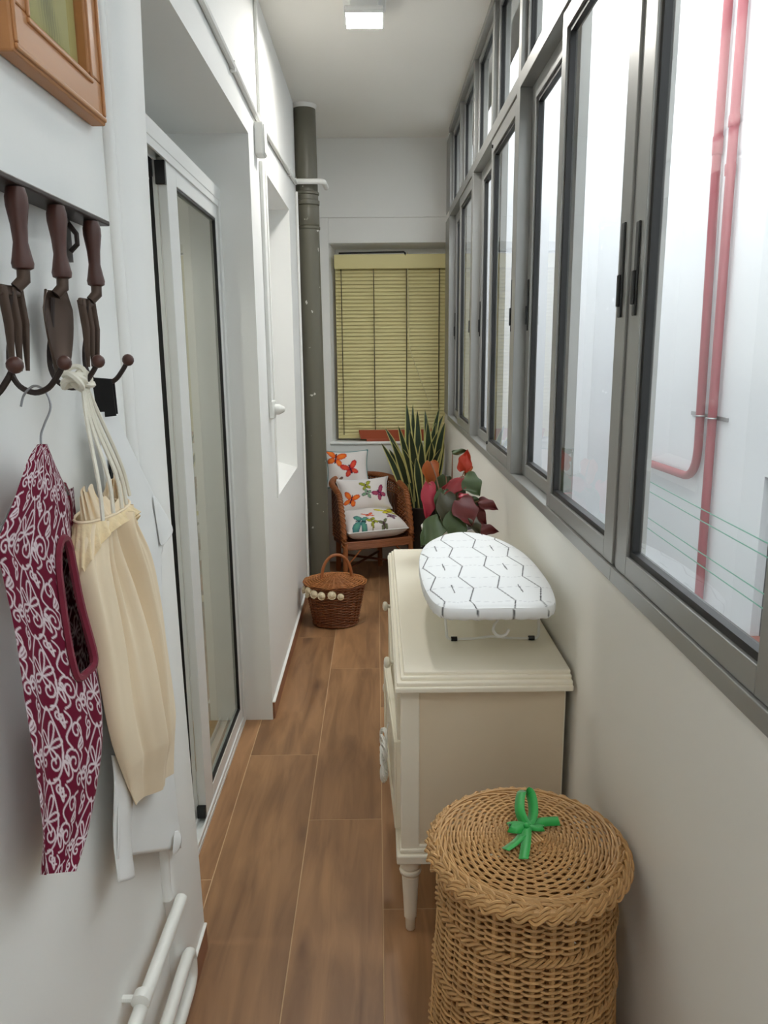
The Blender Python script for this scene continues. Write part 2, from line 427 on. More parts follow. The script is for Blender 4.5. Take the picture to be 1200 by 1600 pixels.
st('trim_5', MB().box(-0.33, 0.473, YB - 0.012, YB + 0.15, 0.845, 0.868), M['caulk'], bevel=0.008)
st('ceiling', MB().box(-0.70, 0.66, YF - 0.1, YB + 0.3, ZC, ZC + 0.12), M['ceiling'], smooth=False)
st('wall_front', MB().box(-0.70, 0.66, YF - 0.1, YF, 0, ZC), M['wall_smooth'], smooth=False)

# skirtings, laid in tile lengths
def skirting(name, x, y0, y1, d, h=0.07, sgn=1, white=0.012, out=0.008):
    s = structure(name)
    y = y0
    while y < y1 - 0.01:
        e = min(y + d, y1)
        MB().box(min(x, x + sgn * out), max(x, x + sgn * out), y + 0.001, e - 0.001, 0.0, h).build('tile', M['skirting'], s, smooth=False)
        y = e
    MB().box(min(x, x + sgn * white), max(x, x + sgn * white), y0, y1, h, h + 0.006).build('caulk_line', M['caulk'], s, smooth=False, bevel=0.002)
skirting('baseboard_left', XL, 2.95, YB, 0.6)
skirting('baseboard_front', -0.475, YF, 1.470, 0.6, white=0.020, out=0.010)
skirting('baseboard_pier', -0.454, 1.472, 1.70, 0.6, white=0.008, out=0.006)
skirting('baseboard_right', XR, YF, YB, 0.6, sgn=-1)

# room behind the sliding door
wi = MB()
wi.box(-2.4, -2.3, 0.6, 4.4, 0, 2.5); wi.box(-2.4, -0.9, 0.5, 0.6, 0, 2.5); wi.box(-2.4, -0.9, 4.4, 4.5, 0, 2.5)
wi.box(-2.4, -0.98, 0.5, 4.5, 2.5, 2.6); wi.box(-0.99, -0.90, 0.5, 1.66, 0, 2.5); wi.box(-0.99, -0.90, 2.94, 4.5, 0, 2.5)
st('wall_inner', wi, M['dark_room'], smooth=False)
st('floor_inner', MB().box(-2.4, -0.66, 0.5, 4.5, -0.06, 0.0), mat('pale_oak_floor', (176, 152, 110), 0.4, var=0.15, vscale=3, stretch=(1, 6, 1)), smooth=False)

gl = thing('added_fill_globe', 'added unseen globe that brightens the room behind the sliding door', 'lamp', (-1.5, 1.7, 2.5))  # unseen globe, added to brighten the view through the door glass
MB().ball((-1.5, 1.7, 2.30), 0.10, 20).build('globe', mat_emit('fill_globe_glow', (255, 250, 240), 60.0), gl)
MB().lathe([(0.05, 2.499), (0.05, 2.48), (0.018, 2.46), (0.018, 2.39)], (-1.5, 1.7, 0), 16).build('fill_globe_mount', M['lamp_white'], gl)

# sliding door
door = structure('door_1', (FRX, 2.35, 0))
d = MB()
d.box(-0.665, FRX, 1.72, 2.94, 2.022, 2.066); d.box(-0.665, FRX, 2.905, 2.94, 0.0, 2.022); d.box(-0.665, FRX, 1.72, 1.76, 0, 2.022)
d.build('frame', M['white_alu'], door, smooth=False, bevel=0.002)
d = MB(); d.box(-0.665, FRX, 1.76, 2.905, 0.0, 0.012)
for x in (-0.560, -0.590, -0.622, -0.655): d.box(x - 0.003, x + 0.003, 1.76, 2.905, 0.012, 0.030)
d.build('track', M['white_alu'], door, smooth=False)
d = MB()
for x in (-0.560, -0.590, -0.622, -0.655): d.box(x - 0.003, x + 0.003, 1.76, 2.905, 2.0, 2.022)
d.build('head_track', M['white_alu'], door, smooth=False)
def leaf(y0, y1, x0, x1, z0, z1, sl, sr, rb, rt):
    m = MB()
    m.box(x0, x1, y0, y0 + sl, z0, z1); m.box(x0, x1, y1 - sr, y1, z0, z1)
    m.box(x0, x1, y0 + sl, y1 - sr, z0, z0 + rb); m.box(x0, x1, y0 + sl, y1 - sr, z1 - rt, z1)
    return m
sf = leaf(2.225, 2.900, -0.587, -0.562, 0.020, 2.010, 0.105, 0.030, 0.062, 0.055).build('sash', M['white_alu'], door, smooth=False, bevel=0.002)
MB().box(-0.577, -0.573, 2.325, 2.875, 0.07, 1.965).build('pane', M['door_glass'], sf, smooth=False)
def gasket(parent, x, y0, y1, z0, z1, w, t, m='rubber'):
    g = MB(); g.box(x - t, x + t, y0, y0 + w, z0, z1); g.box(x - t, x + t, y1 - w, y1, z0, z1)
    g.box(x - t, x + t, y0 + w, y1 - w, z0, z0 + w); g.box(x - t, x + t, y0 + w, y1 - w, z1 - w, z1)
    return g.build('gasket', M[m], parent, smooth=False)
gasket(sf, -0.569, 2.330, 2.870, 0.082, 1.955, 0.008, 0.005)
MB().box(-0.600, -0.589, 2.222, 2.230, 0.02, 2.01).build('interlock', M['white_alu'], sf, smooth=False)
q = MB(); q.box(-0.590, -0.563, 2.212, 2.226, 1.94, 2.0); q.box(-0.590, -0.563, 2.212, 2.226, 0.03, 0.07)
q.box(-0.625, -0.598, 2.212, 2.23, 1.96, 2.02); q.box(-0.612, -0.598, 2.212, 2.23, 0.025, 0.055)
q.build('brush_pad', M['rubber'], sf, smooth=False)
sb = leaf(1.765, 2.30, -0.650, -0.613, 0.020, 2.010, 0.03, 0.045, 0.062, 0.055).build('sash', M['white_alu'], door, smooth=False, bevel=0.002)
MB().box(-0.634, -0.630, 1.79, 2.26, 0.07, 1.965).build('pane', M['door_glass'], sb, smooth=False)
q = MB(); q.box(-0.612, -0.604, 2.236, 2.262, 0.02, 2.01); q.box(-0.640, -0.626, 2.236, 2.25, 0.02, 2.01)
q.build('brush_strip', M['rubber'], sb, smooth=False)
q = MB(); q.box(-0.627, -0.611, 2.238, 2.25, 0.02, 2.01); q.build('seal', M['black_plastic'], sb, smooth=False)

# ------------------------------------------------------------------ window wall
P0, PITCH = 0.28, 1.21
Z_SILL, Z_SASH0, Z_SASH1, Z_TR0, Z_TR1 = 1.035, 1.066, 2.312, 2.312, 2.358
def sash(parent, y0, y1, x0, x1, z0, z1, sl, sr, rb, rt, handle=None):
    s_ = leaf(y0, y1, x0, x1, z0, z1, sl, sr, rb, rt).build('sash', M['alu'], parent, smooth=False, bevel=0.0015)
    xm = (x0 + x1) / 2 + 0.003
    MB().box(xm - 0.002, xm + 0.002, y0 + sl - 0.004, y1 - sr + 0.004, z0 + rb - 0.004, z1 - rt + 0.004).build('pane', M['glass'], s_, smooth=False)
    gasket(s_, xm, y0 + sl, y1 - sr, z0 + rb, z1 - rt, 0.012, 0.009)
    if handle:
        h = MB(); yy, hz0, hz1 = handle
        h.box(x0 - 0.004, x0 + 0.001, yy - 0.009, yy + 0.009, hz0, hz1); h.box(x0 - 0.009, x0 - 0.003, yy - 0.004, yy + 0.006, hz0 + 0.02, hz0 + 0.08)
        h.build('handle', M['black_plastic'], s_, smooth=False, bevel=0.002)
    return s_
for i in range(5):
    a = P0 - PITCH + PITCH * i; b = a + PITCH
    w = structure('window_%d' % (i + 1), (XR, (a + b) / 2, Z_SILL))
    far = i == 4
    g = MB()
    g.box(XR - 0.005, XR + 0.061, a, b, Z_SILL, Z_SILL + 0.030)                    # sill rail
    g.box(XR - 0.005, XR + 0.061, a, b, Z_TR0, Z_TR1)                              # transom
    g.box(XR - 0.010, XR + 0.061, a, b, ZC - 0.030, ZC)                            # head
    if i == 0: g.box(XR - 0.010, XR + 0.061, a, a + 0.03, Z_SILL + 0.03, ZC - 0.03)
    g.build('frame', M['alu'], w, smooth=False, bevel=0.0015)
    pw = 0.030
    g = MB(); y0p = b - pw; y1p = b + pw if not far else YB
    g.box(XR - 0.006 if i != 1 else XR + 0.006, XR + 0.061, y0p if i != 1 else b - 0.012, y1p if i != 1 else b + 0.012, Z_SILL + 0.03, Z_TR0); g.build('post', M['alu'], w, smooth=False, bevel=0.0015)
    mid = (a + b) / 2
    ya = a + (pw if i not in (0, 2) else 0.012) + 0.001; yb = b - (pw if i != 1 else 0.012) - 0.001
    if i == 0: ya = a + 0.031
    inner, outer_ = (XR + 0.001, XR + 0.027), (XR + 0.034, XR + 0.060)
    if i == 1: inner, outer_ = outer_, inner
    # near sash on the inner track, far sash on the outer one
    sash(w, ya, mid + 0.025, *inner, Z_SASH0, Z_SASH1, 0.060, 0.045, 0.040, 0.050, (ya + 0.030, 1.555, 1.73))
    sash(w, mid - 0.03, yb, *outer_, Z_SASH0, Z_SASH1, 0.045, 0.060, 0.040, 0.050, (yb - 0.030, 1.555, 1.72))
    # fixed lites above the transom
    for k in range(2):
        u0 = a + k * PITCH / 2; u1 = u0 + PITCH / 2
        g = MB(); g.box(XR - 0.004, XR + 0.061, u1 - 0.022, u1 + 0.022 if not (far and k) else YB, Z_TR1, ZC - 0.03); g.build('mullion', M['alu'], w, smooth=False, bevel=0.0015)
        s_ = leaf(u0 + 0.024, u1 - 0.024, XR + 0.014, XR + 0.040, Z_TR1, ZC - 0.03, 0.026, 0.026, 0.026, 0.026).build('sash', M['alu'], w, smooth=False, bevel=0.0015)
        MB().box(XR + 0.027, XR + 0.031, u0 + 0.046, u1 - 0.046, Z_TR1 + 0.022, ZC - 0.052).build('pane', M['glass'], s_, smooth=False)
        gasket(s_, XR + 0.029, u0 + 0.050, u1 - 0.050, Z_TR1 + 0.026, ZC - 0.056, 0.006, 0.008)
    if i == 3:   # catch on the meeting stile
        q = MB()
        for zz in (1.10, 2.285):
            q.tube([(XR + 0.006, mid - 0.01, zz), (XR - 0.004, mid - 0.01, zz)], 0.007, 10)
        q.build('catch', M['black_plastic'], w)
MB().box(XR + 0.0, 0.60, 5.13, YB, 1.035, ZC).build('trim_6', M['wall_smooth'], smooth=False)['kind'] = 'structure'

# ------------------------------------------------------------------ light well outside
XO = 2.0
wo = MB(); wo.box(XO, XO + 0.2, -2.6, 2.9, -3, 3.85); wo.box(XO, XO + 0.2, 3.9, 6.5, -3, 3.85)
wo.box(XO, XO + 0.2, 2.9, 3.9, 0.836, 3.85); wo.box(XO, XO + 0.2, 2.9, 3.9, -3, -0.06); wo.box(XO + 0.15, XO + 0.25, 2.8, 4.0, -0.2, 1.0)
st('wall_outer_opposite', wo, M['outer'], smooth=False)
st('wall_outer_end', MB().box(0.60, XO + 0.2, 6.30, 6.5, -3, 3.85), M['outer'], smooth=False)
st('wall_outer_start', MB().box(0.60, XO + 0.2, -2.6, -2.4, -3, 3.85), M['outer'], smooth=False)
st('wall_outer_below', MB().box(0.58, 0.605, -2.4, 6.30, -3, 1.03), M['outer'], smooth=False)
st('wall_outer_side', MB().box(0.58, 0.62, 5.34, 6.30, 1.0, 2.9), M['outer'], smooth=False)
st('wall_outer_above', MB().box(0.58, 0.66, -2.4, 6.30, ZC, 2.96), M['outer'], smooth=False)
st('ground', MB().box(0.5, XO + 0.2, -2.6, 6.5, -1.5, -1.4), mat('yard_concrete', (205, 204, 200), 0.9), smooth=False)
sw = structure('window_6', (XO, 3.4, -0.06))
q = MB(); q.box(XO + 0.05, XO + 0.09, 2.9, 2.96, -0.06, 0.836); q.box(XO + 0.05, XO + 0.09, 3.85, 3.9, -0.06, 0.836); q.box(XO + 0.05, XO + 0.09, 2.96, 3.85, 0.79, 0.836)
q.build('frame', M['dark_shutter'], sw, smooth=False)
for k in range(8):
    yk = 2.962 + k * 0.111
    MB().box(XO + 0.06, XO + 0.085, yk, yk + 0.107, 0.0, 0.79).build('slat', M['dark_shutter'], sw, smooth=False, bevel=0.004)
for k in range(4):
    yk = 2.88 + k * 0.265
    MB().box(XO - 0.03, XO + 0.14, yk, yk + 0.26, -0.06, -0.035).build('tile', M['terracotta_sill'], sw, smooth=False, bevel=0.004)

rp = thing('gas_pipe', 'dull red pipe bending sideways above the clotheslines on the white outer wall', 'pipe', (1.965, 4.8, 0.66))
path = np.concatenate([[(1.965, 4.72, 3.849), (1.965, 4.715, 2.5)], bez((1.965, 4.665, 0.92), (1.965, 4.660, 0.69), (1.965, 4.87, 0.69), 12), [(1.965, 6.298, 0.655)]])
MB().tube(path, 0.026, 12, up=(1, 0, 0)).build('pipe_run', M['red_pipe'], rp)
for zz in (2.62,): MB().lathe([(0.029, -0.05), (0.030, -0.045), (0.030, 0.045), (0.029, 0.05)], (1.965, 4.715, zz), 12).build('coupling', M['red_pipe'], rp)
rp = thing('gas_pipe', 'straight dull red pipe running down past the bend of the other one', 'pipe', (1.965, 4.5, -1.4))
MB().tube([(1.965, 4.535, 3.849), (1.965, 4.50, 1.1), (1.965, 4.475, -1.398)], 0.026, 12, up=(1, 0, 0)).build('pipe_run', M['red_pipe'], rp)
for zz in (2.7, 2.45): MB().lathe([(0.029, -0.03), (0.030, -0.025), (0.030, 0.025), (0.029, 0.03)], (1.965, 4.522, zz), 12).build('coupling', M['red_pipe'], rp)
cl = thing('pipe_clamp', 'galvanised clamp bar holding both red pipes to the white outer wall', 'clamp', (1.98, 4.7, 1.08))
MB().box(1.992, 2.0, 4.36, 4.88, 1.073, 1.097).build('rail', M['steel'], cl, smooth=False, bevel=0.002)
for yc in (4.500, 4.672):
    th = np.linspace(-PI / 2 - 0.4, PI / 2 + 0.4, 12)
    MB().tube([(1.965 - 0.032 * math.cos(t), yc + 0.032 * math.sin(t), 1.085) for t in th], 0.005, 6, up=(0, 0, 1)).build('strap', M['steel'], cl)
for zz, xx, mm, lab in ((0.56, 1.93, 'green_line', 'topmost clothesline in front of the red pipes outside'), (0.49, 1.93, 'green_line', 'second clothesline down, just under the topmost one'),
                    (0.30, 1.93, 'green_line', 'third clothesline down, first of the lower pair'), (0.225, 1.93, 'green_line', 'fourth clothesline down, second of the lower pair'),
                    (0.0, 1.88, 'white_line', 'lowest clothesline, white, just above the window frame')):
    ys = np.linspace(-2.4, 6.30, 24); tt = (ys + 2.4) / 8.70
    tag(MB().tube(np.stack([np.full(24, xx), ys, zz + 0.02 - 0.08 * 4 * tt * (1 - tt) * 0.6 + 0.02 * 0], 1), 0.0035, 6, up=(0, 0, 1)).build('clothesline', M[mm]), lab, 'clothesline')

# ------------------------------------------------------------------ services on the walls
dp = thing('drainpipe', 'thick olive grey drainpipe rising from floor to ceiling near the end wall', 'pipe', (-0.37, 4.66, 0))
def dpx(z): return -0.368 - 0.022 * z / 2.8
MB().tube([(dpx(z), 4.66, z) for z in np.linspace(0.001, 2.829, 12)], 0.064, 28, up=(0, 1, 0)).build('pipe_run', M['lead_pipe'], dp)
for z0, z1, r in ((2.17, 2.19, 0.070), (2.19, 2.30, 0.067), (2.30, 2.33, 0.071), (2.355, 2.375, 0.070)):
    MB().lathe([(0.064, z0), (r, z0 + 0.004), (r, z1 - 0.004), (0.064, z1)], (dpx(z0), 4.66, 0), 28).build('collar', M['lead_pipe'], dp)
MB().lathe([(0.065, 2.808), (0.069, 2.815), (0.074, 2.829)], (dpx(2.8), 4.66, 0), 24).build('plaster_fillet', M['wall_smooth'], dp)
vp = thing('service_pipe', 'thin white pipe running up the wall beside the olive drainpipe', 'pipe', (-0.43, 4.585, 0.08))
MB().tube([(-0.4365, 4.565, 0.09), (-0.4365, 4.565, 2.36)], 0.008, 10).build('pipe_run', M['wall_smooth'], vp)
hp = thing('overflow_pipe', 'short white pipe crossing in front of the olive drainpipe near the ceiling', 'pipe', (-0.42, 4.56, 2.40))
MB().tube(np.concatenate([arc_elbow((XL + 0.002, 4.56, 2.413), (-0.285, 4.56, 2.413), (-0.278, 4.70, 2.407), 0.03)]), 0.015, 12, up=(0, 0, 1)).build('pipe_run', M['white_pipe'], hp)
MB().lathe([(0.014, 0), (0.018, 0.002), (0.018, 0.010), (0.014, 0.012)], (XL, 4.56, 2.413), 14, axis='x').build('flange', M['white_pipe'], hp)
cd = thing('cable_duct', 'white cable duct running along the wall over door and niche', 'duct', (-0.435, 3.2, 2.35))
q = MB(); q.tube([(XL + 0.0105, 1.75, 2.377), (XL + 0.0105, 2.2, 2.372), (XL + 0.0105, 3.1, 2.347), (XL + 0.0105, 4.3, 2.387), (XL + 0.0105, 4.52, 2.398)], 0.010, 8, up=(1, 0, 0))
q.build('run', M['cable_duct'], cd)
MB().tube([(XL + 0.008, 3.185, 2.355), (XL + 0.008, 3.19, 2.829)], 0.007, 8).build('riser', M['cable_duct'], cd)
for yy, zz in ((2.62, 2.36), (4.2, 2.384), (1.9, 2.377)): MB().box(XL, XL + 0.018, yy - 0.008, yy + 0.008, zz - 0.016, zz + 0.016).build('clip', M['cable_duct'], cd, smooth=False, bevel=0.002)
jb = thing('junction_box', 'white junction box on the wall between door and niche', 'electrical box', (XL, 3.11, 2.21))
MB().box(XL, XL + 0.035, 3.075, 3.150, 2.212, 2.325).build('housing', M['cable_duct'], jb, bevel=0.006)
MB().box(XL + 0.035, XL + 0.039, 3.080, 3.145, 2.218, 2.318).build('cover', M['cable_duct'], jb, bevel=0.002)
ct = thing('cable_trunking', 'vertical white trunking from the junction box down to the socket', 'duct', (XL, 3.2, 1.28))
MB().box(XL, XL + 0.014, 3.175, 3.200, 1.29, 2.211).build('channel', M['cable_duct'], ct, smooth=False, bevel=0.002)
MB().box(XL, XL + 0.009, 3.215, 3.235, 1.29, 2.211).build('cover_strip', M['cable_duct'], ct, smooth=False, bevel=0.002)
so = thing('wall_socket', 'white socket with a plug in it beside the niche', 'socket', (XL, 3.215, 1.22))
MB().box(XL, XL + 0.022, 3.175, 3.255, 1.22, 1.295).build('plate', M['white_pipe'], so, bevel=0.006)
MB().lathe([(0.022, 0), (0.022, 0.018), (0.019, 0.024), (0.012, 0.036), (0.009, 0.040)], (XL + 0.022, 3.215, 1.258), 16, axis='x').build('plug', M['white_pipe'], so)
# heating pipes low on the near wall
p1 = thing('heating_pipe', 'single white heating pipe, highest of the pipes low on the wall', 'pipe', (-0.445, 1.0, 0.33))
MB().tube([(-0.440, 1.475, 0.325), (-0.440, 0.3, 0.350), (-0.440, -1.29, 0.36)], 0.0135, 12, up=(0, 0, 1)).build('pipe_run', M['white_pipe'], p1)
q = MB().tube([(-0.475, 1.19, 0.344), (-0.44, 1.19, 0.344)], 0.007, 8); q.lathe([(0.0135, -0.012), (0.0175, -0.010), (0.0175, 0.010), (0.0135, 0.012)], (-0.44, 1.19, 0.344), 14, axis='y')
q.build('bracket', M['white_pipe'], p1)
p2 = thing('heating_pipe', 'white heating pipe bent back on itself just above the skirting', 'pipe', (-0.445, 1.0, 0.08))
pa = np.concatenate([[(-0.434, -1.29, 0.186), (-0.434, 0.6, 0.185)], bez((-0.434, 1.46, 0.183), (-0.434, 1.495, 0.183), (-0.434, 1.495, 0.150), 8),
                     bez((-0.434, 1.495, 0.135), (-0.434, 1.495, 0.100), (-0.434, 1.455, 0.100), 8), [(-0.434, 0.6, 0.100), (-0.434, -1.29, 0.1)]])
MB().tube(pa, 0.0135, 12, up=(1, 0, 0)).build('pipe_run', M['white_pipe'], p2)
for zz in (0.186, 0.1): MB().tube([(-0.475, 1.2, zz), (-0.434, 1.2, zz)], 0.006, 8).build('bracket', M['white_pipe'], p2)

# ceiling lamps: the one in view and an unseen dimmer copy added as fill light
cl = thing('ceiling_light', 'square white ceiling light glowing over the corridor', 'lamp', (-0.033, 3.36, ZC))
MB().box(-0.117, 0.052, 3.275, 3.44, ZC - 0.010, ZC).build('base_plate', M['lamp_white'], cl, smooth=False, bevel=0.003)
MB().box(-0.088, 0.022, 3.305, 3.415, ZC - 0.040, ZC - 0.010).build('housing', M['lamp_white'], cl, smooth=False, bevel=0.004)
MB().box(-0.109, 0.042, 3.283, 3.437, 2.770, ZC - 0.040).build('bezel', M['lamp_white'], cl, smooth=True, bevel=0.006)
m = MB(); m.box(-0.109, 0.042, 3.283, 3.288, 2.763, 2.771); m.box(-0.109, 0.042, 3.432, 3.437, 2.763, 2.771); m.box(-0.109, -0.104, 3.288, 3.432, 2.763, 2.771); m.box(0.037, 0.042, 3.288, 3.432, 2.763, 2.771)
m.build('lip', M['lamp_white'], cl, smooth=False)
MB().box(-0.104, 0.037, 3.288, 3.432, 2.765, 2.7705).build('diffuser', M['lamp'], cl, smooth=False)
c2 = copy_tree(cl)
for o in c2.children:
    if o.name.startswith('diffuser'): o.data = o.data.copy(); o.data.materials[0] = mat_emit('fill_lamp_diffuser', (255, 252, 246), LAMP_POWER * 0.36)
c2.location = (-0.033, -0.15, ZC); c2['label'] = 'added fill light, an unseen dimmer copy of the square ceiling light, above the viewer'

# ------------------------------------------------------------------ blind
bl = thing('venetian_blind', 'pale yellow venetian blind with dark ladder cords, lowered over the end window', 'blind', (0.1, YB + 0.07, 0.88))
bx0, bx1, by = -0.272, 0.500, YB + 0.06
MB().box(bx0 - 0.004, bx1, by - 0.035, by - 0.022, 2.025, 2.118).build('valance', M['blind'], bl, smooth=False, bevel=0.004)
MB().box(bx0, bx1, by - 0.022, by + 0.03, 2.075, 2.115).build('headrail', M['blind'], bl, smooth=False)
MB().tube([(-0.245, by - 0.03, 2.126), (0.19, by - 0.03, 2.132), (0.198, by - 0.03, 2.126), (0.20, by - 0.03, 2.108)], 0.006, 8, up=(0, 1, 0)).build('rod', M['rubber'], bl)
n_sl = 46; z0, z1 = 0.905, 2.028
prof = [(0.004 * (1 - t * t) - t * 0.006, t * 0.0135) for t in np.linspace(-1, 1, 5)]
P = np.array([[(x, by - d_, 0.88 + h_) for x in (bx0, bx1)] for d_, h_ in prof])
m = MB(); m.grid(P); m.grid(P + np.array([0, 0.0012, 0.0]), flip=True)
slat0 = m.build('slat', M['blind'], bl)
for k in range(n_sl):
    s = slat0 if k == 0 else slat0.copy()
    if k: COL.objects.link(s)
    s.location = (0, 0, z0 + (z1 - z0) * (k + 0.5) / n_sl - 0.88)
MB().box(bx0, bx1, by - 0.012, by + 0.012, 0.884, 0.903).build('bottom_rail', M['blind'], bl, smooth=False, bevel=0.003)
for x, zb in ((-0.232, 0.91), (-0.013, 0.91), (0.208, 0.91), (0.430, 0.91)):
    MB().box(x - 0.003, x + 0.003, by - 0.0205, by - 0.0185, zb, 2.03).build('ladder_tape', M['tape'], bl, smooth=False)
MB().tube(smooth_path([(0.215, by - 0.032, 2.13), (0.222, by - 0.032, 1.8), (0.228, by - 0.034, 1.53), (0.27, by - 0.04, 1.38), (0.33, by - 0.05, 1.22), (0.38, by - 0.05, 1.08)], 24), 0.0022, 6).build('pull_cord', M['cream_cord'], bl)
wb = thing('window_box', 'long terracotta plant trough on the sill below the yellow blind', 'planter', (0.12, YB + 0.005, 0.868))
ty0, ty1 = YB - 0.008, YB + 0.036
m = MB(); m.add([(-0.115, ty0 + 0.006, 0.885), (0.41, ty0 + 0.006, 0.885), (0.41, ty1 - 0.006, 0.885), (-0.115, ty1 - 0.006, 0.885), (-0.128, ty0, 0.945), (0.424, ty0, 0.945), (0.424, ty1, 0.945), (-0.128, ty1, 0.945),
             (-0.118, ty0 + 0.008, 0.945), (0.414, ty0 + 0.008, 0.945), (0.414, ty1 - 0.008, 0.945), (-0.118, ty1 - 0.008, 0.945), (-0.11, ty0 + 0.012, 0.92), (0.40, ty0 + 0.012, 0.92), (0.40, ty1 - 0.012, 0.92), (-0.11, ty1 - 0.012, 0.92)],
            [(0, 3, 2, 1), (0, 1, 5, 4), (1, 2, 6, 5), (2, 3, 7, 6), (3, 0, 4, 7), (4, 5, 9, 8), (5, 6, 10, 9), (6, 7, 11, 10), (7, 4, 8, 11), (8, 9, 13, 12), (9, 10, 14, 13), (10, 11, 15, 14), (11, 8, 12, 15), (12, 13, 14, 15)])
m.build('trough', M['terracotta'], wb, smooth=False)
MB().box(-0.075, 0.37, ty0 + 0.004, ty1 - 0.004, 0.868, 0.885).build('foot', M['terracotta'], wb, smooth=False, bevel=0.003)
MB().box(-0.112, 0.404, ty0 + 0.011, ty1 - 0.011, 0.915, 0.932).build('soil', M['soil'], wb, smooth=False)


# ------------------------------------------------------------------ chest of drawers
ch = thing('chest_of_drawers', 'cream painted chest of drawers on turned legs along the window wall', 'chest', (0.26, 2.31, 0))
CX0, CX1, CY0, CY1 = 0.052, 0.455, 1.736, 2.888
m = MB()
m.box(CX0 + 0.004, CX1, CY0 + 0.006, CY1 - 0.006, 0.262, 0.690)
m.build('carcass', M['chest'], ch, smooth=False)
for ya_, yb_ in ((CY0 + 0.003, CY0 + 0.007), (CY1 - 0.007, CY1 - 0.003)): MB().box(CX0 + 0.044, CX1 - 0.004, ya_, yb_, 0.264, 0.69).build('side_panel', M['chest_side_shade'], ch, smooth=False)
for y in (CY0 - 0.004, CY1 - 0.046):          # corner posts
    MB().box(CX0 - 0.002, CX0 + 0.044, y, y + 0.05, 0.255, 0.693).build('corner_post', M['chest'], ch, smooth=False, bevel=0.003)
m = MB()                                       # moulded top
m.box(0.058, 0.462, 1.732, 2.892, 0.727, 0.737); m.build('top_panel', M['chest'], ch, smooth=False, bevel=0.003)
m = MB(); m.box(0.050, 0.463, 1.722, 2.902, 0.717, 0.728); m.box(0.040, 0.464, 1.711, 2.913, 0.706, 0.718); m.box(0.036, 0.465, 1.706, 2.918, 0.692, 0.707)
m.build('top_moulding', M['chest'], ch, smooth=False, bevel=0.0035)
m = MB(); m.box(0.046, 0.458, 1.727, 2.897, 0.243, 0.256); m.box(0.038, 0.460, 1.719, 2.905, 0.218, 0.243); m.box(0.050, 0.457, 1.732, 2.89, 0.256, 0.264)
m.build('bottom_moulding', M['chest'], ch, smooth=False, bevel=0.004)
prof = [(0.010, 0.0), (0.0125, 0.004), (0.0135, 0.035), (0.0165, 0.040), (0.0165, 0.045), (0.0185, 0.09), (0.0215, 0.15), (0.0225, 0.163), (0.019, 0.167),
        (0.027, 0.172), (0.029, 0.178), (0.027, 0.184), (0.022, 0.187), (0.027, 0.191), (0.0285, 0.196), (0.027, 0.202), (0.027, 0.219)]
for x in (0.074, 0.425):
    for y in (1.757, 2.867):
        MB().lathe(prof, (x, y, 0), 20).build('leg', M['chest'], ch)
for k, (y0, y1) in enumerate(((1.79, 2.305), (2.315, 2.835))):
    dr = MB().box(0.042, 0.06, y0, y1, 0.525, 0.682).build('drawer', M['chest'], ch, smooth=False, bevel=0.004)
    yk = (2.10, 2.60)[k]
    MB().lathe([(0.006, 0.0), (0.006, 0.008), (0.015, 0.012), (0.017, 0.020), (0.013, 0.026), (0.004, 0.028)][::-1] and
               [(0.004, -0.030), (0.013, -0.028), (0.017, -0.022), (0.015, -0.014), (0.006, -0.010), (0.006, 0.0)], (0.042, yk, 0.605), 16, axis='x').build('knob', M['knob'], dr)
# doors below: the nearer one stands a little ajar
def door_leaf(yh, y1, ajar):
    L = y1 - yh
    m = MB(); m.box(-0.012, 0.004, 0, L, 0.268, 0.515)
    fr = MB()
    for a in ((0, 0.045, 0.268, 0.515), (L - 0.045, L, 0.268, 0.515), (0.045, L - 0.045, 0.268, 0.305), (0.045, L - 0.045, 0.478, 0.515)):
        fr.box(-0.017, -0.012, *a)
    T = Matrix.Translation((0.052, yh, 0)) @ Matrix.Rotation(ajar, 4, 'Z')
    m.xform(T); fr.xform(T)
    dd = m.build('door', M['chest'], ch, smooth=False, bevel=0.002); fr.build('door_frame', M['chest'], dd, smooth=False, bevel=0.0015)
    return dd
door_leaf(1.80, 2.30, 0.045); d2 = door_leaf(2.325, 2.84, 0.0)
MB().lathe([(0.004, -0.026), (0.013, -0.024), (0.015, -0.018), (0.006, -0.008), (0.006, 0.0)], (0.035, 2.37, 0.40), 14, axis='x').build('knob', M['knob'], d2)
wt = thing('wicker_wreath', 'whitewashed wicker wreath hanging on the chest door near the hamper', 'wreath', (0.015, 1.99, 0.31))
m = MB()
for k in range(9):
    th = np.linspace(0, 2 * PI, 80, endpoint=False); ph = rng.uniform(0, 6.28); kk = int(rng.integers(3, 6))
    rr = 0.058 + 0.016 * np.cos(kk * th + ph)
    m.tube(np.stack([0.011 - 0.0075 * np.sin(kk * th + ph) - 0.002 * (k % 3), 1.985 + rr * np.sin(th), 0.375 + rr * np.cos(th)], 1), 0.0022, 5, closed=True, up=(1, 0, 0))
m.build('woven_ring', M['white_wicker'], wt)
MB().tube([(0.018, 1.985, 0.433), (0.020, 1.985, 0.46), (0.0245, 1.985, 0.475)], 0.0015, 5).build('hanging_loop', M['white_wicker'], wt)

# ------------------------------------------------------------------ table-top ironing board
ib = thing('ironing_board', 'small table-top ironing board with a white hexagon-line cover on the chest', 'ironing board', (0.28, 2.08, 0.737))
half = np.array([(0.000, 1.728), (0.090, 1.728), (0.128, 1.742), (0.150, 1.79), (0.163, 1.90), (0.166, 2.02), (0.163, 2.14), (0.150, 2.26), (0.120, 2.37), (0.075, 2.445), (0.030, 2.472), (0.0, 2.474)])
bc = 0.281
hs_ = smooth_path(half, 120)
ytop = np.linspace(0, 1, 200)
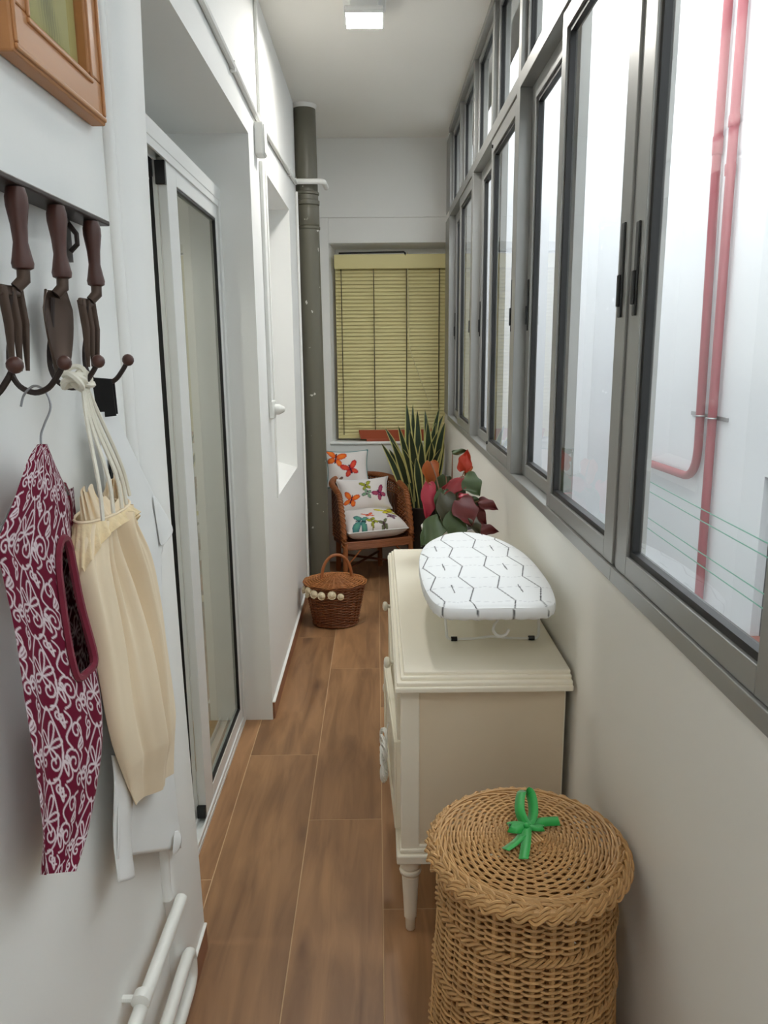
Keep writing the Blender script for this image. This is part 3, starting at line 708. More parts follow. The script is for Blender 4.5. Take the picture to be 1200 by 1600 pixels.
# arc-length parameter along the half outline
seg = np.r_[0, np.cumsum(np.linalg.norm(np.diff(hs_, axis=0), axis=1))]; seg /= seg[-1]
hx = np.interp(ytop, seg, hs_[:, 0]); hy = np.interp(ytop, seg, hs_[:, 1])
def board_colour(x, y):
    """printed zigzag lines along the board, dashes between them, faint grey cross lines"""
    pts = np.stack([x, y], -1); dk = np.full(x.shape, 9.0); dg = np.full(x.shape, 9.0)
    def segd(a, b):
        a = np.array(a); b = np.array(b); ab = b - a
        t = np.clip(((pts - a) @ ab) / (ab @ ab), 0, 1)
        return np.linalg.norm(pts - a - t[..., None] * ab, axis=-1)
    def zig(c, j):                              # corner j of zigzag c, counted from the far end
        return (0.199 + c * 0.0855 + (0.025 if (j + c) % 2 == 0 else 0.0) + 0.0035 * j - 0.004, 2.47 - 0.1005 * j + 0.0)
    for c in range(-2, 4):
        for j in range(-1, 9):
            dk = np.minimum(dk, segd(zig(c, j), zig(c, j + 1)))
            p, q = np.array(zig(c, j)), np.array(zig(c + 1, j))
            m_ = (p + q) / 2 + (0, -0.012 if j % 2 else 0.012)
            dg = np.minimum(dg, np.minimum(segd(p, m_), segd(m_, q)))
            if c in (-1, 1, 3) and j % 2 == 1:
                x_ = zig(c, j)[0] + 0.043 - 0.0855 * 0.0; dk = np.minimum(dk, segd((x_ - 0.008, 2.47 - 0.1005 * j - 0.075 + 0.0), (x_ - 0.006, 2.47 - 0.1005 * j - 0.138)))
    base = np.array(lin(236, 238, 240)); black = np.array(lin(40, 40, 46)); grey = np.array(lin(206, 208, 212))
    k = 1 - np.clip((dk - 0.0010) / 0.0008, 0, 1); g = 1 - np.clip((dg - 0.0008) / 0.0009, 0, 1)
    c = base[None, None] * (1 - g[..., None]) + grey * g[..., None]
    return c * (1 - k[..., None]) + black * k[..., None]
ssx = np.linspace(-1, 1, 150)
X = bc + hx[:, None] * ssx[None, :]; Y = np.broadcast_to(hy[:, None], X.shape)
edge = np.minimum(1 - np.abs(ssx)[None, :] ** 6, 1)
Zt = 0.903 + 0.0 * X - 0.008 * (np.abs(ssx)[None, :] ** 10) - 0.006 * np.exp(-((hy - 1.728) / 0.01) ** 2)[:, None]
m = MB(); m.grid(np.stack([X, Y, Zt], -1), col=board_colour(X, Y), flip=False)
# rolled side skirt of the cover
ol = np.concatenate([np.stack([bc + hx, hy], 1), np.stack([bc - hx[::-1], hy[::-1]], 1)])
cen = np.array([bc, 2.08])
rows = []
for dz, k in ((-0.007, 1.0), (-0.011, 1.006), (-0.018, 1.010), (-0.027, 1.008), (-0.034, 1.0), (-0.037, 0.985)):
    wob = 0.0012 * np.sin(np.arange(len(ol)) * 0.9)
    q_ = cen + (ol - cen) * k
    rows.append(np.stack([q_[:, 0], q_[:, 1], np.full(len(ol), 0.903 + dz) + wob * (dz < -0.02)], 1))
R_ = np.array(rows)
m.grid(R_, col=board_colour(R_[..., 0], R_[..., 1] + (R_[..., 2] - 0.9) * 0.6))
cov = m.build('cover', M['board_print'], ib, sharp=80)
bpts = [(bc + a * 0.97, 2.08 + (b - 2.08) * 0.985) for a, b in zip(hx[::8], hy[::8])] + [(bc - a * 0.97, 2.08 + (b - 2.08) * 0.985) for a, b in zip(hx[::-8], hy[::-8])]
MB().poly_prism(bpts[::-1], 0.872, 0.888).build('deck', M['white_wire'], ib, smooth=False)
def leg_wire(y, bow):
    p = np.concatenate([[(0.172, y + 0.04, 0.872)], arc_elbow((0.172, y + 0.03, 0.86), (0.180, y, 0.742), (0.22, y, 0.742), 0.012), [(0.25, y, 0.743), (0.30, y, 0.743 + bow), (0.35, y, 0.743)],
                        arc_elbow((0.385, y, 0.742), (0.424, y, 0.742), (0.428, y + 0.03, 0.86), 0.012), [(0.428, y + 0.04, 0.872)]])
    return MB().tube(p, 0.0036, 8, up=(0, 1, 0.02))
for y in (1.928, 2.32):
    lg = leg_wire(y, 0.006).build('leg', M['white_wire'], ib)
    for x in (0.199, 0.405):
        MB().tube([(x - 0.008, y, 0.7432), (x + 0.008, y, 0.7432)], 0.0062, 10, up=(0, 1, 0)).build('rubber_foot', M['rubber'], lg)
hk = smooth_path([(0.292, 1.80, 0.872), (0.291, 1.79, 0.845), (0.283, 1.785, 0.835), (0.280, 1.78, 0.822), (0.288, 1.78, 0.810), (0.300, 1.78, 0.807), (0.312, 1.78, 0.812), (0.318, 1.78, 0.824)], 32)
MB().tube(hk, 0.0036, 8, up=(0, 1, 0.1)).build('hanging_hook', M['white_wire'], ib)

# ------------------------------------------------------------------ wicker hamper
hm = thing('laundry_hamper', 'tall round wicker hamper with a braided lid in front of the cream chest', 'hamper', (0.272, 1.275, 0))
HC = np.array([0.272, 1.275]); NST = 30
def hr(z):      # body radius
    return 0.172 - 0.010 * z / 0.57 + 0.004 * math.sin(z * 9)
m = MB(); z = 0.012; k = 0
bands = [(0.565, 0.55), (0.485, 0.47), (0.355, 0.34), (0.215, 0.20), (0.09, 0.075)]
while z < 0.556:
    n = NST * 8; th = np.arange(n) * 2 * PI / n
    if not any(b1 - 0.002 <= z <= b0 + 0.002 for b0, b1 in bands):
        r = hr(z) + 0.0044 * np.tanh(2.2 * np.cos(NST * th / 2 + (k % 2) * PI)) / 0.976
        zz = z + 0.0012 * np.sin(3 * th + k)
        m.tube(np.stack([HC[0] + r * np.cos(th), HC[1] + r * np.sin(th), zz], 1), 0.0031, 5, closed=True, up=(0, 0, 1))
    z += 0.0063; k += 1
wv = m.build('weave', M['wicker'], hm); wv['kind'] = 'stuff'
for i in range(NST):
    t = 2 * PI * i / NST; zs = np.linspace(0.0, 0.565, 10)
    for dt in (0,):
        P = np.array([(HC[0] + hr(q) * math.cos(t), HC[1] + hr(q) * math.sin(t), q) for q in zs])
        MB().tube(P, 0.0056, 6, up=(math.cos(t), math.sin(t), 0)).build('stake', M['wicker'], hm)
def twist_ring(c, R, z, nstr, a, r, turns, n=240, flat=1.0, ph0=0.0):
    m = MB(); th = np.arange(n) * 2 * PI / n
    for s in range(nstr):
        ph = turns * th + 2 * PI * s / nstr + ph0
        m.tube(np.stack([c[0] + (R + a * np.cos(ph)) * np.cos(th), c[1] + (R + a * np.cos(ph)) * np.sin(th), z + a * flat * np.sin(ph)], 1), r, 6, closed=True, up=(0, 0, 1))
    return m
for b0, b1 in bands[1:]:
    twist_ring(HC, hr((b0 + b1) / 2) + 0.003, (b0 + b1) / 2, 3, 0.0055, 0.0036, 24).build('waling_band', M['wicker'], hm)
MB().lathe([(0.001, 0.010), (0.165, 0.010), (0.168, 0.016), (0.001, 0.018)], (*HC, 0), 40).build('bottom', M['wicker'], hm, smooth=False)
# lid: radial ribs, concentric weave, plaited rim
LZ = 0.592
lid = MB()
def lz(r): return LZ + 0.016 * (1 - (r / 0.178) ** 2)
NR = 22; r = 0.030; k = 0
while r < 0.160:
    n = NR * 8; th = np.arange(n) * 2 * PI / n
    zz = lz(r) + 0.0030 * np.cos(NR * th + (k % 2) * PI)
    rr = r + 0.001 * np.sin(2 * th + k)
    lid.tube(np.stack([HC[0] + rr * np.cos(th), HC[1] + rr * np.sin(th), zz], 1), 0.0028, 5, closed=True, up=(0, 0, 1))
    r += 0.0056; k += 1
lp = lid.build('lid', M['wicker'], hm)
rb = MB()
for i in range(NR * 2):
    t = 2 * PI * (i + 0.5) / (NR * 2); rs = np.linspace(0.012, 0.165, 7)
    rb.tube(np.array([(HC[0] + q * math.cos(t), HC[1] + q * math.sin(t), lz(q) - 0.001) for q in rs]), 0.0021 if i % 2 else 0.0028, 5, up=(0, 0, 1))
o = rb.build('lid_ribs', M['wicker'], lp); o['kind'] = 'stuff'
cr = MB()
for i in range(5):
    for ang in (0.4, 0.4 + PI / 2):
        dx = (i - 2) * 0.0062
        c_, s_ = math.cos(ang), math.sin(ang)
        cr.tube([(HC[0] + c_ * u - s_ * dx, HC[1] + s_ * u + c_ * dx, lz(0.02) + 0.003 + (0.003 if ang > 1 else 0)) for u in (-0.034, -0.015, 0.015, 0.034)], 0.0032, 6, up=(0, 0, 1))
cr.build('lid_cross', M['wicker'], lp)
rim = MB(); n = 300; th = np.arange(n) * 2 * PI / n
for s in range(3):
    for q in (-1, 0, 1):
        ph = 14 * th + 2 * PI * s / 3
        R0 = 0.177 + 0.0085 * np.cos(ph) + 0.0046 * q
        Z0 = LZ - 0.004 + 0.0062 * np.sin(2 * ph) - 0.0030 * q - 0.45 * (R0 - 0.177)
        rim.tube(np.stack([HC[0] + R0 * np.cos(th), HC[1] + R0 * np.sin(th), Z0], 1), 0.0029, 6, closed=True, up=(0, 0, 1))
rim.tube(np.stack([HC[0] + 0.177 * np.cos(th), HC[1] + 0.177 * np.sin(th), LZ - 0.006 + 0 * th], 1), 0.0075, 8, closed=True, up=(0, 0, 1))
rim.build('plaited_rim', M['wicker'], lp)
th = np.arange(160) * 2 * PI / 160
dg = MB()
for k, (ra, rb_) in enumerate(((0.160, 0.170), (0.170, 0.160))):
    for i in range(26):
        t0 = 2 * PI * i / 26; tt = np.linspace(t0, t0 + 0.75, 12)
        dg.tube(np.stack([HC[0] + np.linspace(ra - 0.006, rb_ + 0.004, 12) * np.cos(tt), HC[1] + np.linspace(ra - 0.006, rb_ + 0.004, 12) * np.sin(tt), LZ + 0.006 + 0.004 * np.sin(np.linspace(0, PI, 12)) * (1 if k else 0.2)], 1), 0.0027, 5, up=(0, 0, 1))
o = dg.build('lid_border', M['wicker'], lp); o['kind'] = 'stuff'
# bow
bw = thing('ribbon_bow', 'bright green ribbon bow tied on top of the hamper lid', 'bow', (0.272, 1.28, LZ + 0.02))
def ribbon(pts, w, side, n=30):
    P = smooth_path(pts, n); t = np.gradient(P, axis=0); t /= np.linalg.norm(t, axis=1)[:, None]
    s = np.array(side, float); a = s - (t @ s)[:, None] * t; a /= np.linalg.norm(a, axis=1)[:, None] + 1e-9
    G = np.stack([P - a * w / 2, P + a * w / 2], 1)
    return MB().grid(G)
bz = LZ + 0.026; bx, byy = 0.272, 1.28
ribbon([(bx, byy, bz + 0.004), (bx - 0.008, byy + 0.03, bz + 0.020), (bx + 0.004, byy + 0.075, bz + 0.030), (bx + 0.020, byy + 0.072, bz + 0.028), (bx + 0.018, byy + 0.03, bz + 0.014), (bx + 0.002, byy, bz + 0.004)], 0.020, (0.8, -0.5, 0.3), 40).build('loop', M['ribbon'], bw, solid=0.0008)
ribbon([(bx, byy, bz + 0.004), (bx - 0.020, byy - 0.012, bz + 0.008), (bx - 0.034, byy - 0.004, bz + 0.007), (bx - 0.020, byy + 0.004, bz + 0.006), (bx, byy, bz + 0.005)], 0.017, (0, 0.9, 0.4), 40).build('loop', M['ribbon'], bw, solid=0.0008)
ribbon([(bx, byy, bz + 0.005), (bx + 0.03, byy + 0.012, bz + 0.006), (bx + 0.065, byy + 0.018, bz + 0.004)], 0.018, (0, 0.9, 0.5)).build('tail', M['ribbon'], bw, solid=0.0008)
ribbon([(bx, byy, bz + 0.005), (bx - 0.022, byy - 0.035, bz + 0.003), (bx - 0.050, byy - 0.060, bz + 0.001)], 0.018, (0.7, -0.6, 0.2)).build('tail', M['ribbon'], bw, solid=0.0008)
ribbon([(bx, byy, bz + 0.006), (bx - 0.010, byy - 0.045, bz + 0.005), (bx - 0.022, byy - 0.085, bz + 0.000)], 0.018, (0.9, -0.2, 0.2)).build('tail', M['ribbon'], bw, solid=0.0008)
ribbon([(bx, byy, bz + 0.006), (bx + 0.018, byy - 0.012, bz + 0.009), (bx + 0.030, byy - 0.006, bz + 0.006), (bx + 0.015, byy + 0.002, bz + 0.004), (bx, byy, bz + 0.004)], 0.011, (0, 0.9, 0.4), 30).build('loop', M['ribbon'], bw, solid=0.0008)
MB().ball((bx, byy, bz + 0.005), 0.0075, 10).build('knot', M['ribbon'], bw)

# ------------------------------------------------------------------ lidded basket with roses
bk = thing('lidded_basket', 'small brown wicker basket with a hinged lid and cream roses by the olive drainpipe', 'basket', (-0.245, 4.08, 0))
BC = np.array([-0.243, 4.08])
def br(z): t = z / 0.235; return 0.118 + 0.046 * t - 0.012 * math.sin(PI * t) * 0
m = MB(); z = 0.01; k = 0
while z < 0.232:
    n = 22 * 6; th = np.arange(n) * 2 * PI / n
    r = br(z) + 0.0048 * np.cos(11 * th + (k % 2) * PI)
    m.tube(np.stack([BC[0] + r * np.cos(th), BC[1] + 0.82 * r * np.sin(th), np.full(n, z)], 1), 0.0036, 5, closed=True, up=(0, 0, 1))
    z += 0.0078; k += 1
o = m.build('weave', M['basket'], bk); o['kind'] = 'stuff'
for i in range(22):
    t = 2 * PI * i / 22
    MB().tube([(BC[0] + br(z) * math.cos(t), BC[1] + 0.82 * br(z) * math.sin(t), z) for z in (0.004, 0.12, 0.234)], 0.0042, 5, up=(math.cos(t), math.sin(t), 0)).build('stake', M['basket'], bk)
MB().lathe([(0.001, 0.004), (0.116, 0.004), (0.120, 0.012), (0.001, 0.014)], (*BC, 0), 32, sy=0.82).build('bottom', M['basket'], bk, smooth=False)
def oval_ring(R, z, nstr, a, r, turns):
    m = MB(); th = np.arange(160) * 2 * PI / 160
    for s in range(nstr):
        ph = turns * th + 2 * PI * s / nstr
        m.tube(np.stack([BC[0] + (R + a * np.cos(ph)) * np.cos(th), BC[1] + 0.82 * (R + a * np.cos(ph)) * np.sin(th), z + a * np.sin(ph)], 1), r, 5, closed=True, up=(0, 0, 1))
    return m
oval_ring(0.122, 0.012, 2, 0.004, 0.004, 20).build('foot_ring', M['basket'], bk)
oval_ring(0.166, 0.236, 3, 0.005, 0.0042, 22).build('rim', M['basket'], bk)
lm = MB(); r = 0.012; k = 0
while r < 0.176:
    n = 18 * 7; th = np.arange(n) * 2 * PI / n
    zz = 0.247 + 0.040 * (1 - (r / 0.176) ** 1.3) + 0.0034 * np.cos(9 * th + (k % 2) * PI)
    lm.tube(np.stack([BC[0] + r * np.cos(th), BC[1] + 0.82 * r * np.sin(th), zz], 1), 0.0030, 5, closed=True, up=(0, 0, 1))
    r += 0.0068; k += 1
for i in range(18):
    t = 2 * PI * i / 18
    lm.tube([(BC[0] + q * math.cos(t), BC[1] + 0.82 * q * math.sin(t), 0.246 + 0.040 * (1 - (q / 0.176) ** 1.3)) for q in (0.01, 0.06, 0.12, 0.175)], 0.0026, 5, up=(0, 0, 1))
o = lm.build('lid', M['basket_lid'], bk)
th = np.linspace(0, PI, 30)
hx_ = np.stack([BC[0] + 0.012 + 0.082 * np.cos(th), BC[1] - 0.02 + 0.02 * np.cos(th), 0.245 + 0.155 * np.sin(th) ** 0.8], 1)
MB().tube(hx_, 0.0085, 10, up=(0, 1, 0)).build('handle', M['rattan'], bk)
def rose(c, r, nrm, parent):
    m = MB()
    m.lathe([(0.001, -0.6 * r), (0.6 * r, -0.5 * r), (0.95 * r, 0.0), (0.9 * r, 0.35 * r), (0.6 * r, 0.30 * r), (0.55 * r, 0.45 * r), (0.35 * r, 0.40 * r), (0.30 * r, 0.55 * r), (0.1 * r, 0.5 * r), (0.001, 0.42 * r)], (0, 0, 0), 10)
    for k in range(5):
        t = 2 * PI * k / 5
        u = np.linspace(-0.7, 0.7, 5); v = np.linspace(0, 1, 4)
        P = np.array([[((0.55 + 0.5 * vv) * r * math.cos(t + uu), (0.55 + 0.5 * vv) * r * math.sin(t + uu), (-0.4 + 0.95 * vv - 0.5 * vv ** 3 * 0.4) * r * (1 - 0.25 * uu * uu)) for uu in u] for vv in v])
        m.grid(P)
    z_ = Vector(nrm).normalized(); R = z_.to_track_quat('Z', 'Y').to_matrix().to_4x4()
    m.xform(Matrix.Translation(c) @ R)
    return m.build('rose', M['rose'], parent, sharp=180)
for (a_, zz, rr) in ((-2.95, 0.205, 0.022), (-2.66, 0.186, 0.017), (-2.50, 0.218, 0.022), (-2.24, 0.206, 0.023), (-1.96, 0.202, 0.022), (-1.62, 0.208, 0.023), (-1.35, 0.198, 0.018)):
    R = br(zz) + 0.011
    rose((BC[0] + R * math.cos(a_), BC[1] + 0.82 * R * math.sin(a_), zz), rr, (math.cos(a_), math.sin(a_) - 0.2, 0.25), bk)

# ------------------------------------------------------------------ rattan armchair
AC = thing('wicker_armchair', 'low brown wicker armchair with a rounded back below the yellow blind', 'chair', (-0.075, 5.03, 0), rz=0.36)
def U(s, w=0.225, fr=-0.215):
    """point on the U-shaped plan, s in 0..1 from one front post round the back to the other"""
    L1 = abs(fr); La = PI * w; T = 2 * L1 + La; d_ = s * T
    if d_ < L1: return (-w, fr + d_)
    if d_ < L1 + La:
        a_ = (d_ - L1) / w; return (-w * math.cos(a_), w * math.sin(a_) * 0.86)
    return (w, fr + (T - d_))
SH = 0.285
def rim_z(s): 
    q = abs(s - 0.5) * 2
    return 0.66 - 0.10 * q ** 2 - 0.24 * max(0, (q - 0.80) / 0.20) ** 2.2
def local(mb, name, mm, parent, **k): return mb.build(name, M[mm], parent, local=True, **k)
ss_ = np.linspace(0, 1, 60)
rimp = np.array([(*U(s, 0.232), rim_z(s)) for s in ss_]); rimp = np.concatenate([[(-0.232, -0.215, 0.26)], rimp, [(0.232, -0.215, 0.26)]])
m = MB(); m.tube(rimp, 0.016, 10, up=(0.02, 0.03, 1))
cr = local(m, 'rim', 'rattan', AC)
m = MB()
for q in range(3):     # binding wound over the rim
    ph = np.linspace(0, 2 * PI * 46, 700) + q * 2.09
    idx = np.linspace(0, len(rimp) - 1, 700); P = np.stack([np.interp(idx, np.arange(len(rimp)), rimp[:, i]) for i in range(3)], 1)
    t = np.gradient(P, axis=0); t /= np.linalg.norm(t, axis=1)[:, None]; a_ = np.cross(t, [0.05, 0.1, 1.0]); a_ /= np.linalg.norm(a_, axis=1)[:, None]; b_ = np.cross(a_, t)
    m.tube(P + 0.0165 * (np.cos(ph)[:, None] * a_ + np.sin(ph)[:, None] * b_), 0.0042, 4, up=(0.3, 0.4, 0.85))
o = local(m, 'binding', 'rattan', cr); o['kind'] = 'stuff'
m = MB()
for s in np.linspace(0.01, 0.99, 58):
    x, y = U(s, 0.222); x2, y2 = U(s, 0.232)
    m.tube([(x, y, SH - 0.03), ((x + x2) / 2 * 1.02, (y + y2) / 2 * 1.02, (SH + rim_z(s)) / 2), (x2, y2, rim_z(s))], 0.0050, 5, up=(x + 0.01, y + 0.01, 0))
o = local(m, 'back_stakes', 'rattan_dark', AC); o['kind'] = 'stuff'
m = MB(); k = 0
for zf in list(np.linspace(0.02, 0.26, 5)) + list(np.linspace(0.74, 0.98, 6)):
    P = np.array([(*U(s, 0.228 + 0.0045 * math.cos(58 * PI * s + PI * (k % 2))), SH + (rim_z(s) - SH) * zf) for s in np.linspace(0.005, 0.995, 174)]); k += 1
    m.tube(P, 0.0045, 5, up=(0, 0, 1))
for zf in np.linspace(0.30, 0.72, 9):          # arms are woven solid, the back stays open
    for lo, hi in ((0.005, 0.26), (0.80, 0.995)):
        P = np.array([(*U(s, 0.228 + 0.0045 * math.cos(58 * PI * s + PI * (k % 2))), SH + (rim_z(s) - SH) * zf) for s in np.linspace(lo, hi, 60)])
        m.tube(P, 0.0045, 5, up=(0, 0, 1))
    k += 1
o = local(m, 'back_weave', 'rattan', AC); o['kind'] = 'stuff'
# seat
sp = [U(s, 0.222) for s in np.linspace(0, 1, 30)]
m = MB().poly_prism(sp[::-1], SH - 0.03, SH - 0.004); seat = local(m, 'seat', 'rattan', AC, smooth=False)
m = MB()
for k in range(7): m.tube([(-0.232, -0.222 - 0.004 * math.sin(k), SH - 0.040 + k * 0.0075), (0.0, -0.228, SH - 0.040 + k * 0.0075 + 0.002 * math.sin(k * 2)), (0.232, -0.222, SH - 0.040 + k * 0.0075)], 0.0055, 6, up=(0, 0, 1))
local(m, 'front_apron', 'rattan', AC)
for x, y in ((-0.225, -0.215), (0.225, -0.215), (-0.15, 0.16), (0.15, 0.16)):
    local(MB().tube([(x, y, SH), (x * 1.03, y * 1.03, 0.0)], 0.017, 10), 'leg', 'rattan', AC)
for x in (-1, 1):
    local(MB().tube([(x * 0.225, -0.218, 0.13), (x * 0.12, -0.222, SH - 0.045)], 0.0055, 6), 'brace', 'rattan', AC)
local(MB().tube([(-0.228, -0.218, 0.11), (0.15, 0.163, 0.11)], 0.008, 6), 'stretcher', 'rattan_dark', AC)
local(MB().tube([(0.228, -0.218, 0.11), (-0.15, 0.163, 0.118)], 0.008, 6), 'stretcher', 'rattan_dark', AC)

# cushions printed with butterflies
def butterfly(C, u, v, cx, cy, s, rot, col, dark=(60, 30, 50)):
    x = (u - cx) / s; y = (v - cy) / s; c, q = math.cos(rot), math.sin(rot); x, y = c * x + q * y, -q * x + c * y
    colr = np.array(lin(*col)); dk = np.array(lin(*dark)); hi = np.array(lin(min(255, col[0] + 40), min(255, col[1] + 70), min(255, col[2] + 20)))
    for sx in (-1, 1):
        for (ex, ey, a, b, an) in ((0.55, 0.42, 0.62, 0.34, 0.65), (0.42, -0.40, 0.46, 0.30, -0.75)):
            X = x * sx - ex; Y = y - ey; ca, sa = math.cos(an), math.sin(an)
            d = ((ca * X + sa * Y) / a) ** 2 + ((-sa * X + ca * Y) / b) ** 2
            t = np.clip(d, 0, 1)[..., None]
            inside = d < 1
            cc = np.where(t < 0.7, hi * (1 - t / 0.7) * 0.5 + colr * (1 - (1 - t / 0.7) * 0.5), colr * (1 - (t - 0.7) / 0.3 * 0.6) + dk * (t - 0.7) / 0.3 * 0.6)
            C[inside] = cc[inside]
    body = (np.abs(x) < 0.07) & (np.abs(y) < 0.6); C[body] = dk
def cushion(name, label, w, h, t, prints, R, loc, pinch=0.1, teal=False, power=2.4):
    n = 90; a = np.sin(np.linspace(-PI / 2, PI / 2, n)); b = a.copy()
    A, B = np.meshgrid(a, b, indexing='xy')
    X = w / 2 * A * (1 - pinch * (1 - B ** 2)); Y = h / 2 * B * (1 - pinch * (1 - A ** 2))
    prof = (np.clip(1 - np.abs(A) ** power, 0, 1) * np.clip(1 - np.abs(B) ** power, 0, 1)) ** 0.5
    wr = 0.004 * np.sin(7 * A + 3 * B) * prof
    Z = t / 2 * prof + wr
    C = np.empty(X.shape + (3,)); C[:] = lin(228, 222, 218)
    U_, V_ = A * w / 2, B * h / 2
    for p in prints: butterfly(C, U_, V_, *p)
    Cb = np.empty_like(C); Cb[:] = lin(*((96, 140, 140) if teal else (222, 216, 212)))
    m = MB(); m.grid(np.stack([X, Y, Z], -1), col=C); m.grid(np.stack([X, Y, -t / 2 * prof], -1), col=Cb, flip=True)
    r = thing(name, label, 'cushion', loc, 'butterfly cushions on the wicker armchair')
    m.xform(R.to_4x4())
    m.build('cover', M['print'], r, local=True, sharp=180)
    e = np.concatenate([np.stack([X[0], Y[0]], 1), np.stack([X[1:, -1], Y[1:, -1]], 1), np.stack([X[-1, -2::-1], Y[-1, -2::-1]], 1), np.stack([X[-2:0:-1, 0], Y[-2:0:-1, 0]], 1)])
    pm = MB().tube(np.concatenate([e, np.zeros((len(e), 1))], 1), 0.0045, 6, closed=True, up=(0, 0, 1)); pm.xform(R.to_4x4())
    pm.build('piping', M['teal'] if teal else M['white_cloth'], r, local=True)
    return r
OR, RD, YL, PU, TE, OL = (228, 92, 40), (206, 48, 52), (196, 176, 40), (150, 40, 92), (70, 118, 124), (140, 132, 40)
def rotm(rx, ry, rz_): return (Matrix.Rotation(rz_, 3, 'Z') @ Matrix.Rotation(ry, 3, 'Y') @ Matrix.Rotation(rx, 3, 'X'))
cushion('cushion', 'upper cushion with orange butterflies and a teal edge, leaning on the chair back', 0.29, 0.25, 0.11,
        [(-0.085, 0.072, 0.066, -0.3, OR), (0.015, -0.010, 0.060, 0.35, RD), (-0.07, -0.095, 0.03, 0.2, (110, 70, 80))],
        rotm(1.28, 0.0, 0.16), (-0.205, 5.16, 0.705), teal=True)
cushion('cushion', 'middle cushion standing upright behind the flat seat cushion, magenta butterfly at its corner', 0.37, 0.225, 0.10,
        [(-0.115, -0.045, 0.055, -0.3, OR), (0.010, 0.055, 0.042, 0.2, OL, (60, 60, 70)), (0.012, -0.005, 0.036, 2.8, (110, 130, 120)), (0.115, -0.01, 0.052, 0.6, PU)],
        rotm(1.15, 0.0, 0.30), (-0.095, 5.075, 0.545), pinch=0.14)
cushion('cushion', 'flat seat cushion with a yellow butterfly lying on the armchair seat', 0.41, 0.37, 0.15,
        [(-0.11, -0.145, 0.060, 1.2, TE, (30, 60, 60)), (-0.03, -0.06, 0.040, 0.1, (222, 84, 70)), (0.12, -0.02, 0.070, 0.2, YL, (120, 90, 20)), (0.11, -0.12, 0.035, -0.5, (110, 60, 100)), (-0.03, -0.15, 0.035, 0.5, OL), (0.04, -0.17, 0.03, 0.2, (90, 80, 70))],
        rotm(0.10, 0.0, 0.36), (-0.060, 4.985, 0.372), pinch=0.02, power=5)

# ------------------------------------------------------------------ plants
def px(x, y, Y):
    """point at depth Y that lies on the sight line measured for image position (x, y) of the 1200 x 1600 frame"""
    o = SC.camera.matrix_world
    d_ = o.to_3x3() @ Vector(((x - 600) / 1200, (800 - y) / 1200, -1)); c_ = o.translation
    return np.array(c_ + d_ * ((Y - c_.y) / d_.y))
bpy.context.view_layer.update()
sn = thing('snake_plant', 'snake plant with tall yellow-edged leaves in the corner behind the armchair', 'plant', (0.30, 5.13, 0))
MB().lathe([(0.001, 0.0), (0.085, 0.0), (0.090, 0.02), (0.112, 0.42), (0.118, 0.45), (0.110, 0.455), (0.104, 0.42), (0.001, 0.42)], (0.30, 5.13, 0), 28).build('pot', M['dark_pot'], sn)
MB().lathe([(0.001, 0.425), (0.106, 0.425), (0.104, 0.432), (0.001, 0.436)], (0.30, 5.13, 0), 20).build('soil', M['soil'], sn)
def blade(p0, p1, p2, w, face):
    n = 14; P = bez(p0, p1, p2, n); t = np.gradient(P, axis=0); t /= np.linalg.norm(t, axis=1)[:, None]
    f_ = np.array(face, float); a = np.cross(t, f_); a /= np.linalg.norm(a, axis=1)[:, None] + 1e-9; nn = np.cross(a, t)
    u = np.linspace(0, 1, n); ww = w * (0.45 + 0.55 * np.sin(np.clip(u * 1.25, 0, 1) * PI / 2)) * np.clip((1 - u) / 0.42, 0, 1) ** 0.65 + 0.0008
    m = MB(); cols = (-1, -0.66, -0.3, 0.3, 0.66, 1)
    G = np.stack([P + a * (c * ww / 2)[:, None] + nn * (0.10 * ww * (c * c))[:, None] for c in cols], 1)
    for j in range(5): m.grid(G[:, j:j + 2], m=1 if j in (0, 4) else 0)
    return m
tips = [(601, 668, .035, 5.12), (596, 693, .034, 5.10), (622, 665, .036, 5.06), (635, 629, .040, 5.16), (645, 632, .034, 5.2), (652, 641, .044, 5.14), (687, 636, .042, 5.16),
        (695, 648, .040, 5.20), (700, 660, .048, 5.08), (608, 702, .036, 5.18), (681, 660, .044, 5.10), (668, 658, .046, 5.06), (640, 672, .044, 5.0), (628, 700, .042, 5.04),
        (658, 690, .048, 4.99), (674, 690, .046, 5.0), (690, 700, .046, 5.03), (645, 705, .046, 5.22), (615, 715, .040, 5.22), (664, 640, .040, 5.22), (612, 690, .040, 5.0), (634, 690, .044, 5.24), (684, 675, .046, 5.0), (656, 665, .046, 5.18), (650, 715, .046, 5.02), (698, 690, .042, 5.14)]
for i, (tx, ty, w, Y) in enumerate(tips):
    T = px(tx, ty, Y); T[0] = min(T[0], 0.448)
    ang = rng.uniform(0, 6.28); rr = rng.uniform(0.01, 0.075)
    B = np.array([0.30 + rr * math.cos(ang) * 0.8 + (T[0] - 0.30) * 0.22, 5.13 + rr * math.sin(ang) * 0.7, 0.43])
    if B[0] > 0.375: B[0] = 0.375
    mid = np.array([B[0] + (T[0] - B[0]) * 0.25 + rng.uniform(-.02, .02), B[1] + (T[1] - B[1]) * 0.3, 0.43 + (T[2] - 0.43) * 0.62])
    blade(B, mid, T, w * 1.5, (rng.uniform(-0.45, 0.45), -1, 0.1)).build('leaf', [M['snake_green'], M['snake_yellow']], sn)

